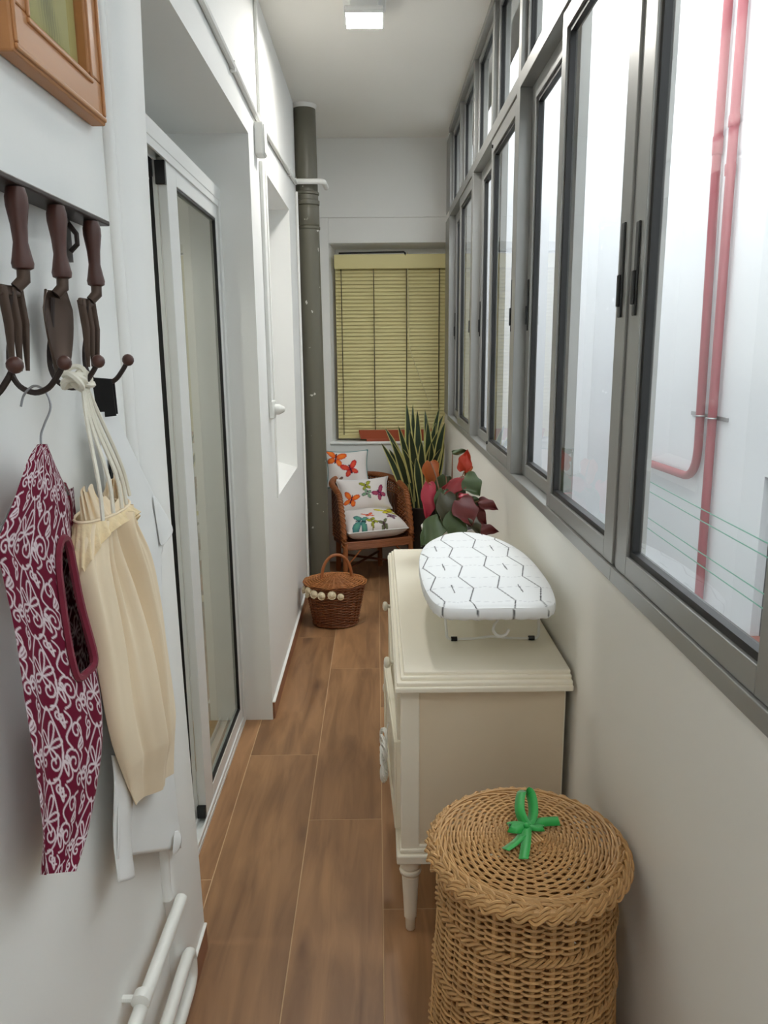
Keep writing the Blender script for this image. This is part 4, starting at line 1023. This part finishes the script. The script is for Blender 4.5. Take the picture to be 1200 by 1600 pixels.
bg = thing('begonia', 'red and green leaved begonia in a white pot behind the ironing board', 'plant', (0.262, 2.735, 0.737))
MB().lathe([(0.001, 0.737), (0.075, 0.737), (0.080, 0.742), (0.100, 0.84), (0.106, 0.865), (0.101, 0.868), (0.095, 0.84), (0.001, 0.835)], (0.262, 2.735, 0), 32).build('pot', M['white_pot'], bg)
MB().lathe([(0.001, 0.838), (0.0955, 0.838), (0.094, 0.848), (0.001, 0.852)], (0.262, 2.735, 0), 20).build('soil', M['soil'], bg)
def begonia_leaf(c, tip_dir, L, Wd, face, mm, curl=0.25):
    n, k = 11, 7; u = np.linspace(0, 1, n); t = np.array(tip_dir, float); t /= np.linalg.norm(t)
    f_ = np.array(face, float); a = np.cross(t, f_); a /= np.linalg.norm(a); nn = np.cross(a, t)
    P = np.zeros((n, k, 3))
    for j, v in enumerate(np.linspace(-1, 1, k)):
        wid = Wd / 2 * (np.sin(PI * np.clip(u * 0.92 + 0.08, 0, 1) ** 0.75)) * (1.0 if v < 0 else 0.78) * (1 + 0.16 * np.sin(u * 13 + 1.7 * j))
        uu = u + (0.10 * (abs(v)) * (u < 0.3)) * -1
        P[:, j] = np.array(c) + t * ((uu - 0.5) * L)[:, None] + a * (v * wid)[:, None] + nn * (curl * L * (-(u - 0.4) ** 2 * 0.9 + 0.35 * (v ** 2) * 0.5) + 0.006 * np.sin(6 * u + 3 * v))[:, None]
    m = MB().grid(P)
    return m.build('leaf', M[mm], bg, sub=1, solid=0.0015)
K = 2.75 / 1200
leaves = [(728, 719, 36, 24, (0.15, 0, 1), 'beg_scarlet', 2.72), (730, 736, 20, 12, (-.5, 0, -1), 'beg_orange', 2.73), (672, 742, 44, 30, (0, 0, -1), 'beg_orange', 2.80), (738, 760, 40, 34, (.5, -.2, -.6), 'beg_green', 2.66),
          (703, 762, 48, 24, (-1, -.1, -.45), 'beg_red', 2.66), (722, 752, 30, 16, (1, 0, .3), 'beg_red', 2.74), (668, 786, 62, 26, (-.05, -.1, -1), 'beg_pink', 2.66), (738, 785, 46, 20, (1, 0, -.1), 'beg_green', 2.70),
          (764, 790, 34, 20, (1, -.1, -.45), 'beg_maroon', 2.68), (728, 802, 46, 44, (.5, -.2, -1), 'beg_maroon', 2.60), (698, 804, 64, 34, (.1, -.2, -1), 'beg_dark', 2.62), (688, 790, 50, 26, (-.2, -.2, -1), 'beg_green', 2.64),
          (762, 829, 38, 20, (1, 0, -.1), 'beg_maroon', 2.62), (742, 822, 34, 20, (.6, -.2, -1), 'beg_dark', 2.60), (672, 832, 54, 40, (-.6, -.3, -.8), 'beg_green', 2.60), (720, 706, 26, 10, (1, 0, .1), 'beg_green', 2.76),
          (728, 777, 22, 12, (1, 0, -.2), 'beg_pink', 2.66), (690, 762, 40, 30, (-.3, 0, -.9), 'beg_green', 2.78), (712, 786, 50, 40, (.2, 0, -1), 'beg_dark', 2.72), (745, 806, 50, 30, (.8, 0, -.8), 'beg_maroon', 2.70), (710, 826, 50, 40, (0, -.3, -1), 'beg_green', 2.60)]
sm = []
for i, (lx, ly, L, w_, td, mm, Y) in enumerate(leaves):
    c = px(lx, ly, Y); c[0] = min(c[0], 0.415)
    if mm in ('beg_maroon', 'beg_dark') and lx > 755: c[0] = min(c[0], 0.400)
    begonia_leaf(c, td, L * K * 0.95, w_ * K * 1.08, (rng.uniform(-.3, .3), -1, 0.45), mm)
    basep = c - np.array(td, float) / np.linalg.norm(td) * L * K * 0.5
    root = np.array([0.262 + 0.05 * (rng.random() - .5), 2.735 + 0.05 * (rng.random() - .5), 0.845])
    midp = (root + basep) / 2 + np.array([0, 0, 0.05 + 0.2 * max(0, basep[2] - 0.95)])
    MB().tube(bez(root, midp, basep, 10), np.linspace(0.004, 0.0018, 10), 5).build('stem', M['stem'], bg)

# ------------------------------------------------------------------ picture
pc = thing('picture_frame', 'honey wood framed animal print hanging high on the near white wall', 'picture', (-0.462, 1.23, 1.87))
fx0, fx1 = -0.4735, -0.445
PY0, PY1, PZ0, PZ1 = 1.062, 1.398, 1.868, 2.33
fw = 0.062
m = MB()
def frame_rail(y0, y1, z0, z1): 
    return MB().box(fx0, fx1 - 0.004, y0, y1, z0, z1)
for nm, mb in (('rail', frame_rail(PY0, PY1, PZ0, PZ0 + fw)), ('rail', frame_rail(PY0, PY1, PZ1 - fw, PZ1)), ('stile', frame_rail(PY0, PY0 + fw, PZ0 + fw, PZ1 - fw)), ('stile', frame_rail(PY1 - fw, PY1, PZ0 + fw, PZ1 - fw))):
    mb.build(nm, M['wood_frame'], pc, smooth=False, bevel=0.003)
m = MB()
for d0, d1, xx in ((0.004, 0.012, fx1), (fw - 0.012, fw - 0.004, fx1 - 0.001)):
    m.box(fx1 - 0.006, xx, PY0 + d0, PY1 - d0, PZ0 + d0, PZ0 + d1); m.box(fx1 - 0.006, xx, PY0 + d0, PY1 - d0, PZ1 - d1, PZ1 - d0)
    m.box(fx1 - 0.006, xx, PY0 + d0, PY0 + d1, PZ0 + d1, PZ1 - d1); m.box(fx1 - 0.006, xx, PY1 - d1, PY1 - d0, PZ0 + d1, PZ1 - d1)
m.build('bead', M['wood_frame'], pc, smooth=False, bevel=0.0025)
ny, nz = 110, 150
yy = np.linspace(PY0 + fw - 0.004, PY1 - fw + 0.004, ny); zz = np.linspace(PZ0 + fw - 0.004, PZ1 - fw + 0.004, nz)
YY, ZZ = np.meshgrid(yy, zz, indexing='xy')
C = np.empty(YY.shape + (3,)); C[:] = lin(196, 184, 122)
ink = np.array(lin(104, 100, 78))
def blob(cy, cz, a, b, an, amt, stri=0):
    X_ = YY - cy; Z_ = ZZ - cz; c, s = math.cos(an), math.sin(an)
    d_ = ((c * X_ + s * Z_) / a) ** 2 + ((-s * X_ + c * Z_) / b) ** 2
    k = np.clip(1.15 - d_, 0, 1) * amt
    if stri: k = k * (0.6 + 0.4 * np.sin((c * X_ + s * Z_) * stri + 4 * np.sin(Z_ * 90)))
    C[:] = C * (1 - k[..., None]) + ink * k[..., None]
blob(1.222, 2.02, 0.030, 0.075, 0.25, 0.8, 900); blob(1.235, 1.965, 0.045, 0.030, -0.3, 0.5, 700); blob(1.20, 2.08, 0.03, 0.06, 0.1, 0.6, 800); blob(1.21, 2.15, 0.018, 0.03, 0, 0.6)
blob(1.27, 2.025, 0.012, 0.006, 0.6, 0.9); blob(1.284, 2.025, 0.012, 0.006, -0.6, 0.9)
MB().grid(np.stack([np.full(YY.shape, -0.4655), YY, ZZ], -1), col=C).build('print', M['print'], pc, smooth=False)
MB().box(-0.4735, -0.467, PY0 + 0.02, PY1 - 0.02, PZ0 + 0.02, PZ1 - 0.02).build('backing', M['wood_frame'], pc, smooth=False)
pf = MB().box(-0.4635, -0.4625, PY0 + fw - 0.003, PY1 - fw + 0.003, PZ0 + fw - 0.003, PZ1 - fw + 0.003).build('glazing', M['glass'], pc, smooth=False)

# ------------------------------------------------------------------ coat rack made of garden tools
TX = -0.440
ck = thing('coat_rack', 'wrought iron coat rack with hand garden tools above its hooks on the near wall', 'coat rack', (-0.46, 1.0, 1.44))
MB().box(-0.4735, TX + 0.010, 0.55, 1.320, 1.698, 1.706).build('top_bar', M['iron'], ck, smooth=False, bevel=0.002)
bk_ = MB(); bk_.box(-0.4735, -0.468, 1.225, 1.250, 1.635, 1.70)
bk_.tube([(-0.466, 1.237, 1.69), (-0.455, 1.237, 1.675), (-0.455, 1.237, 1.66), (-0.466, 1.237, 1.65)], 0.004, 6); bk_.build('wall_bracket', M['iron'], ck, smooth=False)
def tool(y, kind, tilt):
    hl = [(0.0005, 0.0), (0.011, -0.001), (0.0135, -0.012), (0.0135, -0.022), (0.010, -0.045), (0.0088, -0.065), (0.0120, -0.083), (0.0135, -0.090), (0.0125, -0.096), (0.0085, -0.098), (0.0005, -0.099)]
    zt = 1.698
    hd = MB().lathe(hl[::-1], (TX, y, zt), 16); hd.build('tool_handle', M['tool_wood'], ck)
    zb = zt - 0.098
    fe = MB().tube([(TX, y, zb + 0.002), (TX, y - 0.002, zb - 0.012), (TX - 0.008, y - 0.008, zb - 0.022)], [0.0080, 0.0085, 0.0075], 10); fe.build('ferrule', M['tool_metal'], ck)
    zh = zb - 0.016
    m = MB()
    if kind == 'trowel':
        n, k = 10, 7
        P = np.zeros((n, k, 3))
        for i, u in enumerate(np.linspace(0, 1, n)):
            wd = 0.034 * (min(1, 0.55 + u * 2.0)) * (1 - max(0, (u - 0.25) / 0.75) ** 1.8) + 0.0015
            for j, v in enumerate(np.linspace(-1, 1, k)):
                P[i, j] = (TX - 0.016 + 0.012 * v * v + 0.006 * v, y - 0.014 + wd * v, zh - 0.115 * u)
        m.grid(P); m.build('trowel_blade', M['tool_metal'], ck, solid=0.002)
    else:
        m.box(TX - 0.018, TX - 0.010, y - 0.038, y + 0.016, zh - 0.016, zh - 0.003)
        o = m.build('fork_head', M['tool_metal'], ck, smooth=False, bevel=0.003)
        for q in (-0.033, -0.011, 0.011):
            MB().tube([(TX - 0.014, y + q, zh - 0.006), (TX - 0.010, y + q, zh - 0.05), (TX - 0.012, y + q * 0.95, zh - 0.108)], [0.0065, 0.0062, 0.0028], 8, flat=0.5).build('tine', M['tool_metal'], o)
    # wire stem and J hook with a wooden ball
    ys = y - 0.010
    P = smooth_path([(-0.452, ys - 0.002, zh - 0.010), (-0.458, ys, 1.53), (-0.464, ys, 1.50), (-0.464, ys, 1.475), (-0.455, ys, 1.457), (-0.437, ys, 1.449), (-0.419, ys, 1.455), (-0.406, ys, 1.470), (-0.399, ys, 1.481)], 40)
    MB().tube(P, 0.0038, 8, up=(0, 1, 0.05)).build('hook', M['iron'], ck)
    MB().ball((-0.396, ys, 1.486), 0.0095, 12).build('hook_ball', M['tool_wood'], ck)
for y, k in ((0.745, 'trowel'), (0.870, 'trowel'), (1.006, 'fork'), (1.128, 'trowel'), (1.262, 'fork')):
    tool(y, k, 0)
Y1, Y2, Y3 = 0.996, 1.118, 1.252     # hook planes
# crossed ornamental scrolls left out of the frame are not built

# ------------------------------------------------------------------ burgundy apron on a wire hanger
def sheet(Lp, Rp, nr, nc, xf, smoothn=True):
    Lp = smooth_path(Lp, 80); Rp = smooth_path(Rp, 80)
    def res(P):
        s = np.r_[0, np.cumsum(np.linalg.norm(np.diff(P, axis=0), axis=1))]; s /= s[-1]; t = np.linspace(0, 1, nr)
        return np.stack([np.interp(t, s, P[:, 0]), np.interp(t, s, P[:, 1])], 1)
    A, B = res(Lp), res(Rp); u = np.linspace(0, 1, nc)
    YZ = A[:, None, :] * (1 - u)[None, :, None] + B[:, None, :] * u[None, :, None]
    Uu, T = np.meshgrid(u, np.linspace(0, 1, nr), indexing='xy')
    return np.concatenate([xf(Uu, T)[..., None], YZ], -1), Uu, T
hg = thing('wire_hanger', 'bare wire hanger hooked on the tool rack and holding the burgundy apron', 'hanger', (-0.437, Y1, 1.35))
P = smooth_path([(-0.452, Y1 - 0.010, 1.432), (-0.448, Y1 - 0.006, 1.447), (-0.437, Y1, 1.4575), (-0.425, Y1 + 0.004, 1.45), (-0.420, Y1 + 0.003, 1.43), (-0.425, Y1 - 0.008, 1.41), (-0.428, Y1 - 0.016, 1.395), (-0.428, Y1 - 0.018, 1.375)], 40)
MB().tube(P, 0.0016, 6).build('hook', M['wire'], hg)
MB().tube([(-0.428, Y1 - 0.018, 1.378), (-0.428, 0.885, 1.325), (-0.43, 0.845, 1.296)], 0.0016, 6).build('shoulder', M['wire'], hg)
MB().tube([(-0.428, Y1 - 0.018, 1.378), (-0.428, 1.02, 1.34), (-0.43, 1.055, 1.305)], 0.0016, 6).build('shoulder', M['wire'], hg)
def scroll_tile():
    """white scroll and petal line art in one repeat, as a distance table"""
    W_, H_ = 0.105, 0.088; nx, nz_ = 210, 176
    gx, gz = np.meshgrid((np.arange(nx) + .5) / nx * W_, (np.arange(nz_) + .5) / nz_ * H_, indexing='xy')
    polys = []
    def petal(cx, cz, L, w, an, n=16):
        t = np.linspace(0, 2 * PI, n); x = L * (1 - np.cos(t)) / 2; y = w / 2 * np.sin(t) * (0.35 + 0.65 * (1 - np.cos(t)) / 2)
        c, s = math.cos(an), math.sin(an); polys.append(np.stack([cx + c * x - s * y, cz + s * x + c * y], 1))
    def spiral(cx, cz, R, a0, turns, sgn=1, n=20):
        t = np.linspace(0, 1, n); r = R * (1 - 0.82 * t); a_ = a0 + sgn * turns * 2 * PI * t
        polys.append(np.stack([cx + r * np.cos(a_), cz + r * np.sin(a_)], 1))
    def scurve(p, q, b, n=14):
        p, q = np.array(p), np.array(q); t = np.linspace(0, 1, n)[:, None]; d_ = q - p; nn = np.array([-d_[1], d_[0]])
        polys.append(p + d_ * t + nn * b * np.sin(2 * PI * t))
    def arch(cx, cz, w, h, n=26):       # pointed teardrop around the flower
        t = np.linspace(0, 1, n); x = w * np.sin(2 * PI * t) * (0.5 + 0.5 * np.cos(PI * (t - .5) * 1.2)); z = h * (np.cos(2 * PI * t))
        polys.append(np.stack([cx + x * (1 - 0.45 * np.clip(z / h, 0, 1) ** 2), cz + z], 1))
    cx, cz = 0.036, 0.040
    arch(cx, cz, 0.029, 0.046)
    for an, L, w in ((1.35, 0.034, 0.013), (2.25, 0.024, 0.011), (0.55, 0.026, 0.011), (3.6, 0.019, 0.012), (5.6, 0.016, 0.011)): petal(cx, cz - 0.004, L, w, an)
    spiral(cx + 0.010, cz - 0.020, 0.012, 1.5, 1.2, -1); spiral(cx - 0.012, cz - 0.022, 0.009, 1.6, 1.1, 1)
    spiral(0.085, 0.066, 0.014, -1.2, 1.3, 1); spiral(0.080, 0.028, 0.015, 1.9, 1.4, -1); spiral(0.097, 0.010, 0.010, 0.3, 1.2, 1)
    scurve((0.066, 0.086), (0.076, 0.044), 0.18); scurve((0.076, 0.044), (0.068, 0.002), -0.2); scurve((0.098, 0.085), (0.092, 0.045), -0.22); scurve((0.092, 0.045), (0.103, 0.020), 0.2)
    petal(0.088, 0.047, 0.018, 0.008, 0.9); petal(0.070, 0.010, 0.018, 0.009, 2.0); petal(0.008, 0.062, 0.016, 0.008, 1.1); petal(0.064, 0.066, 0.016, 0.008, 1.9)
    spiral(0.006, 0.020, 0.010, 0.6, 1.3, 1); spiral(0.066, 0.030, 0.008, 2.4, 1.2, 1); scurve((0.004, 0.050), (0.012, 0.005), 0.25); scurve((0.045, 0.088), (0.068, 0.074), 0.25); spiral(0.055, 0.080, 0.007, 0.2, 1.2, -1); spiral(0.014, 0.082, 0.008, 2.0, 1.2, 1)
    D = np.full(gx.shape, 9.0); pts = np.stack([gx, gz], -1)
    segs = []
    for P in polys:
        for a, b in zip(P[:-1], P[1:]):
            for ox in (-W_, 0, W_):
                for oz in (-H_, 0, H_):
                    a2 = a + (ox, oz); b2 = b + (ox, oz)
                    if max(a2[0], b2[0]) < -0.006 or min(a2[0], b2[0]) > W_ + 0.006 or max(a2[1], b2[1]) < -0.006 or min(a2[1], b2[1]) > H_ + 0.006: continue
                    segs.append((a2, b2))
    for a, b in segs:
        ab = b - a; t = np.clip(((pts - a) @ ab) / (ab @ ab + 1e-12), 0, 1)
        D = np.minimum(D, np.linalg.norm(pts - a - t[..., None] * ab, axis=-1))
    return D, W_, H_
TD, TW, TH = scroll_tile()
def scroll_colour(u, v, base=(104, 16, 44), lw=0.0013):
    col_ = np.floor(u / TW); uu = (u / TW) % 1.0; vv = ((v + 0.0 * col_ + 0.22 * u) / TH) % 1.0
    fx_ = uu * TD.shape[1] - .5; fz_ = vv * TD.shape[0] - .5
    i0 = np.floor(fx_).astype(int); j0 = np.floor(fz_).astype(int); a = fx_ - i0; b = fz_ - j0
    g = lambda j, i: TD[j % TD.shape[0], i % TD.shape[1]]
    d_ = g(j0, i0) * (1 - a) * (1 - b) + g(j0, i0 + 1) * a * (1 - b) + g(j0 + 1, i0) * (1 - a) * b + g(j0 + 1, i0 + 1) * a * b
    k = 1 - np.clip((d_ - lw * 0.7) / (lw * 0.6), 0, 1)
    return np.array(lin(*base)) * (1 - k[..., None]) + np.array(lin(212, 198, 203)) * k[..., None]
ap = thing('patterned_apron', 'burgundy apron with white scroll pattern hanging from the wire hanger', 'apron', (-0.43, 0.96, 0.83))
AL = [(0.968, 1.386), (0.930, 1.371), (0.875, 1.330), (0.828, 1.290), (0.833, 1.262), (0.852, 1.170), (0.846, 1.051), (0.838, 0.938), (0.838, 0.868)]
AR = [(0.972, 1.386), (1.005, 1.365), (1.062, 1.305), (1.066, 1.24), (1.062, 1.14), (1.085, 1.025), (1.075, 0.915), (0.995, 0.832), (0.915, 0.818)]
def afold(u, t): 
    return -0.428 + 0.022 * np.sin(PI * u) * np.clip(0.35 + t, 0, 1) + t * (0.010 * np.sin(u * 9 + 1.2 + t) + 0.005 * np.sin(u * 17 + 2 * t)) + 0.004 * np.sin(9 * t + 3 * u)
G, Uu, T = sheet(AL, AR, 420, 210, afold)
slit = smooth_path([(0.968, 1.243), (1.004, 1.250), (1.018, 1.15), (1.022, 1.080), (0.992, 1.068), (0.962, 1.078), (0.958, 1.15)], 60, closed=True)
def inside(poly, y, z):
    c = np.zeros(y.shape, bool); n = len(poly)
    for i in range(n):
        a, b = poly[i], poly[(i + 1) % n]
        with np.errstate(divide='ignore', invalid='ignore'):
            xi = (b[0] - a[0]) * (z - a[1]) / (b[1] - a[1]) + a[0]
        c ^= ((a[1] > z) != (b[1] > z)) & (y < xi)
    return c
hole = inside(slit, G[..., 1], G[..., 2])
C = scroll_colour((Uu - 0.1) * 0.245 + 0.012 * T, -T * 0.57)
m = MB(); m.grid(G, col=C, mask=hole[:-1, :-1])
m.build('front', M['print'], ap, sharp=180)
Gb = np.stack([-0.462 + 0.004 * np.sin(Uu[::3, ::3] * 9), 1.005 + 0.145 * Uu[::3, ::3], 1.30 - 0.42 * T[::3, ::3]], -1)
MB().grid(Gb, col=scroll_colour(Uu[::3, ::3] * 0.2, -T[::3, ::3] * 0.5, (84, 12, 36)), flip=True).build('back', M['print'], ap, sharp=180)
def on_front(y, z):
    d_ = (G[..., 1] - y) ** 2 + (G[..., 2] - z) ** 2; i = np.unravel_index(np.argmin(d_), d_.shape); return G[i]
bd = np.array([on_front(*p) + (0.002, 0, 0) for p in slit])
MB().tube(bd, 0.0055, 6, closed=True, up=(1, 0, 0)).build('binding', M['burgundy'], ap)
e = G[60:-3:6, -1]; MB().tube(e, 0.003, 6, up=(1, 0, 0)).build('side_binding', M['burgundy'], ap)

# ------------------------------------------------------------------ cream drawstring bag
bgm = thing('drawstring_bag', 'cream cotton drawstring bag hanging by white cords over the white apron', 'bag', (-0.40, 1.2, 0.66))
nr, nc = 110, 240
BL = smooth_path([(1.055, 1.262), (1.040, 1.235), (1.035, 1.18), (1.068, 1.05), (1.095, 0.92), (1.140, 0.82), (1.185, 0.740)], 90)
BR = smooth_path([(1.215, 1.262), (1.225, 1.235), (1.300, 1.16), (1.345, 1.06), (1.370, 0.976), (1.420, 0.79), (1.412, 0.665)], 90)
def res2(P, n):
    s = np.r_[0, np.cumsum(np.linalg.norm(np.diff(P, axis=0), axis=1))]; s /= s[-1]; t = np.linspace(0, 1, n); return np.stack([np.interp(t, s, P[:, 0]), np.interp(t, s, P[:, 1])], 1)
A, B = res2(BL, nr), res2(BR, nr); t = np.linspace(0, 1, nr)
th = np.linspace(0, 2 * PI, nc)
u = (1 - np.cos(th)) / 2                       # 0 at one edge, 1 at the other, and back
thick = 0.026 + 0.014 * np.sin(PI * np.clip(t * 1.1, 0, 1)) - 0.022 * np.clip((t - 0.8) / 0.2, 0, 1)
P = np.zeros((nr, nc, 3))
for i in range(nr):
    yz = A[i][None] * (1 - u)[:, None] + B[i][None] * u[:, None]
    s_ = np.sin(th)
    front = s_ > 0
    g0 = (1 - t[i]) ** 2.5
    pl = (0.010 * np.sin(u * 44 + 3 * np.sin(3 * u)) + 0.006 * np.sin(u * 71 + 1)) * g0 + 0.008 * np.sin(u * 15 + 0.7 * t[i]) * (1 - 0.75 * t[i]) + 0.010 * np.sin(u * 8.5 + 3.3 + 0.6 * t[i]) * np.clip(t[i] * 2, 0, 1) - (0.026 * np.exp(-((u - 0.46 - 0.05 * t[i]) / 0.045) ** 2) + 0.018 * np.exp(-((u - 0.70 + 0.04 * t[i]) / 0.035) ** 2) + 0.014 * np.exp(-((u - 0.24) / 0.04) ** 2)) * np.clip(t[i] * 3 + 0.2, 0, 1) * (1 - 0.85 * t[i] ** 2)
    P[i, :, 0] = -0.418 + np.where(s_ > 0, thick[i], 0.009) * np.sign(s_) * np.abs(s_) ** 0.7 + np.where(front, pl * np.abs(s_) ** 0.5, 0)
    P[i, :, 1] = yz[:, 0]; P[i, :, 2] = yz[:, 1]
MB().grid(P, flip=True).build('body', M['bag'], bgm, sharp=180)
# gathered ruffle above the drawstring, and lace frill
def frill(z0, z1, flare, y0, y1, xo, mm, nm, waves, amp, dz=0.0):
    m = MB(); rows = []
    for k, v in enumerate(np.linspace(0, 1, 7)):
        a = np.linspace(0, 2 * PI, 140); yc = (y0 + y1) / 2; ry = (y1 - y0) / 2 * (0.92 + flare * v)
        w_ = 1 + amp * (0.35 + v) * np.sin(waves * a + 1.3 * np.sin(3 * a))
        rows.append(np.stack([xo + (0.024 - 0.018 * v) * np.sin(a) * w_, yc + ry * -np.cos(a) * w_ ** 0.3, z0 + (z1 - z0) * v + dz * np.sin(waves / 2 * a) * v + 0.022 * np.sin(a * 2 + 0.6) * v], 1))
    return m.grid(np.array(rows)).build(nm, M[mm], bgm, sharp=180)
frill(1.256, 1.290, 0.02, 1.056, 1.222, -0.414, 'bag', 'ruffle', 19, 0.30, 0.007)
lace = MB(); rows = []
for v in np.linspace(0, 1, 8):
    a = np.linspace(0, 2 * PI, 200)
    rows.append(np.stack([-0.414 + (0.028 + 0.010 * v) * np.sin(a) * (1 + 0.22 * v * np.sin(24 * a)), 1.136 - (0.086 + 0.022 * v) * np.cos(a), 1.266 - (0.016 + 0.048 * np.cos(a) ** 4) * v + 0.005 * v * np.sin(24 * a)], 1))
lace.grid(np.array(rows)).build('lace_frill', M['lace'], bgm, sharp=180)
a = np.linspace(0, 2 * PI, 60, endpoint=False)
MB().tube(np.stack([-0.414 + 0.029 * np.sin(a), 1.136 - 0.086 * np.cos(a), 1.266 + 0 * a], 1), 0.0022, 6, closed=True, up=(0, 0, 1)).build('drawstring', M['bag'], bgm)
KN = np.array([-0.425, Y2 - 0.012, 1.462])
for (yb, xb, zb, x0) in ((1.052, -0.385, 1.268, 0.000), (1.085, -0.381, 1.272, 0.004), (1.120, -0.380, 1.272, 0.008), (1.150, -0.383, 1.272, 0.011), (1.205, -0.395, 1.275, 0.014)):
    q = smooth_path([(KN[0] + 0.010, KN[1] + x0 - 0.004, KN[2] - 0.012), (KN[0] + 0.016, KN[1] + x0 * 0.7 + (yb - KN[1]) * 0.3, KN[2] - 0.06), (xb - 0.004, yb - (yb - KN[1]) * 0.15, zb + 0.05), (xb, yb, zb)], 24)
    MB().tube(q, 0.0030, 6, up=(1, 0.1, 0)).build('cord', M['cord'], bgm)
m = MB()
for k in range(9):
    c = KN + rng.uniform(-1, 1, 3) * (0.009, 0.016, 0.007); n_ = rng.normal(size=3); n_ /= np.linalg.norm(n_); a1 = np.cross(n_, (0.3, 0.5, 0.8)); a1 /= np.linalg.norm(a1); b1 = np.cross(n_, a1)
    R0 = rng.uniform(0.010, 0.015); aa = np.linspace(0, 2 * PI, 16, endpoint=False)
    m.tube(c + R0 * (np.cos(aa)[:, None] * a1 + np.sin(aa)[:, None] * b1), 0.0042, 6, closed=True, up=n_)
m.build('cord_knot', M['cord'], bgm)

# ------------------------------------------------------------------ white apron behind the bag
wa = thing('white_apron', 'plain white apron on a black strap hanging behind the cream bag', 'apron', (-0.455, 1.4, 0.4))
def pxx(x, y, X):
    o = SC.camera.matrix_world; d_ = o.to_3x3() @ Vector(((x - 600) / 1200, (800 - y) / 1200, -1)); c_ = o.translation
    q = c_ + d_ * ((X - c_.x) / d_.x); return (q.y, q.z)
def sheet2(Lq, Rq, nr, nc, xf):
    t = np.linspace(0, 1, nr); k = np.linspace(0, 1, len(Lq)); Lq = np.array(Lq); Rq = np.array(Rq)
    A = np.stack([np.interp(t, k, Lq[:, 0]), np.interp(t, k, Lq[:, 1])], 1); B = np.stack([np.interp(t, k, Rq[:, 0]), np.interp(t, k, Rq[:, 1])], 1)
    u = np.linspace(0, 1, nc); YZ = A[:, None] * (1 - u)[None, :, None] + B[:, None] * u[None, :, None]
    U_, T_ = np.meshgrid(u, t, indexing='xy')
    return np.concatenate([xf(U_, T_)[..., None], YZ], -1)
XA = -0.436
Lq = [pxx(*p, XA) for p in ((155, 644), (158, 700), (162, 760), (166, 810), (168, 860), (172, 1000), (175, 1130), (178, 1250), (180, 1342))]
Rq = [pxx(*p, XA) for p in ((182, 643), (213, 712), (243, 775), (262, 828), (254, 868), (258, 1000), (268, 1130), (276, 1240), (284, 1325))]
G2 = sheet2(Lq, Rq, 130, 60, lambda u, t: XA + 0.006 * np.sin(u * 9 + 1 + t) * np.clip(t * 3, 0, 1) * (1 - u) + 0.004 * np.sin(5 * u + 9 * t) * t * (1 - u * 0.6) - 0.003)
MB().grid(G2).build('body', M['white_cloth'], wa, sharp=180, solid=0.0015)
# corner of the bib that has turned outwards
fl = np.array([[(-0.4355, *pxx(236, 764, -0.4355)), (-0.434, *pxx(250, 786, -0.434)), (-0.432, *pxx(276, 829, -0.432))],
               [(-0.434, *pxx(242, 800, -0.434)), (-0.430, *pxx(254, 822, -0.430)), (-0.429, *pxx(266, 840, -0.429))],
               [(-0.4345, *pxx(250, 858, -0.4345)), (-0.432, *pxx(254, 853, -0.432)), (-0.431, *pxx(258, 850, -0.431))]])
MB().grid(fl).build('bib_corner', M['white_cloth'], wa, sharp=180, solid=0.0015, sub=2)
fl2 = np.array([[(-0.433, *pxx(271, 1290, -0.433)), (-0.424, *pxx(284, 1300, -0.424))], [(-0.430, *pxx(270, 1325, -0.43)), (-0.418, *pxx(286, 1316, -0.418))], [(-0.433, *pxx(268, 1340, -0.433)), (-0.428, *pxx(277, 1334, -0.428))]])
MB().grid(fl2).build('hem_fold', M['white_cloth'], wa, sharp=180, solid=0.0015, sub=1)
G3 = sheet2([pxx(*p, -0.436) for p in ((172, 1180), (174, 1240), (178, 1310), (181, 1379))], [pxx(*p, -0.436) for p in ((200, 1180), (203, 1240), (205, 1310), (206, 1370))], 40, 14, lambda u, t: -0.4335 + 0.006 * np.sin(PI * u) + 0.003 * np.sin(7 * t))
MB().grid(G3).build('tie', M['white_cloth'], wa, sharp=180, solid=0.002)
MB().add([(-0.4535, Y3 - 0.006, 1.4585), (-0.4225, Y3 - 0.006, 1.4560), (-0.4205, Y3 - 0.004, 1.398), (-0.4505, Y3 - 0.004, 1.395)], [(0, 1, 2, 3)]).build('strap', M['black_cloth'], wa, smooth=False, solid=0.003)
MB().add([(-0.4535, Y3 + 0.006, 1.4585), (-0.4225, Y3 + 0.006, 1.4560), (-0.4225, Y3 + 0.010, 1.400), (-0.4505, Y3 + 0.010, 1.398)], [(0, 1, 2, 3)]).build('strap', M['black_cloth'], wa, smooth=False, solid=0.003)
MB().add([(-0.431, *pxx(172, 716, -0.431)), (-0.431, *pxx(178, 712, -0.431)), (-0.431, *pxx(186, 745, -0.431)), (-0.431, *pxx(186, 790, -0.431)), (-0.431, *pxx(171, 790, -0.431))], [(0, 1, 2, 3, 4)]).build('strap', M['black_cloth'], wa, smooth=False, solid=0.003)
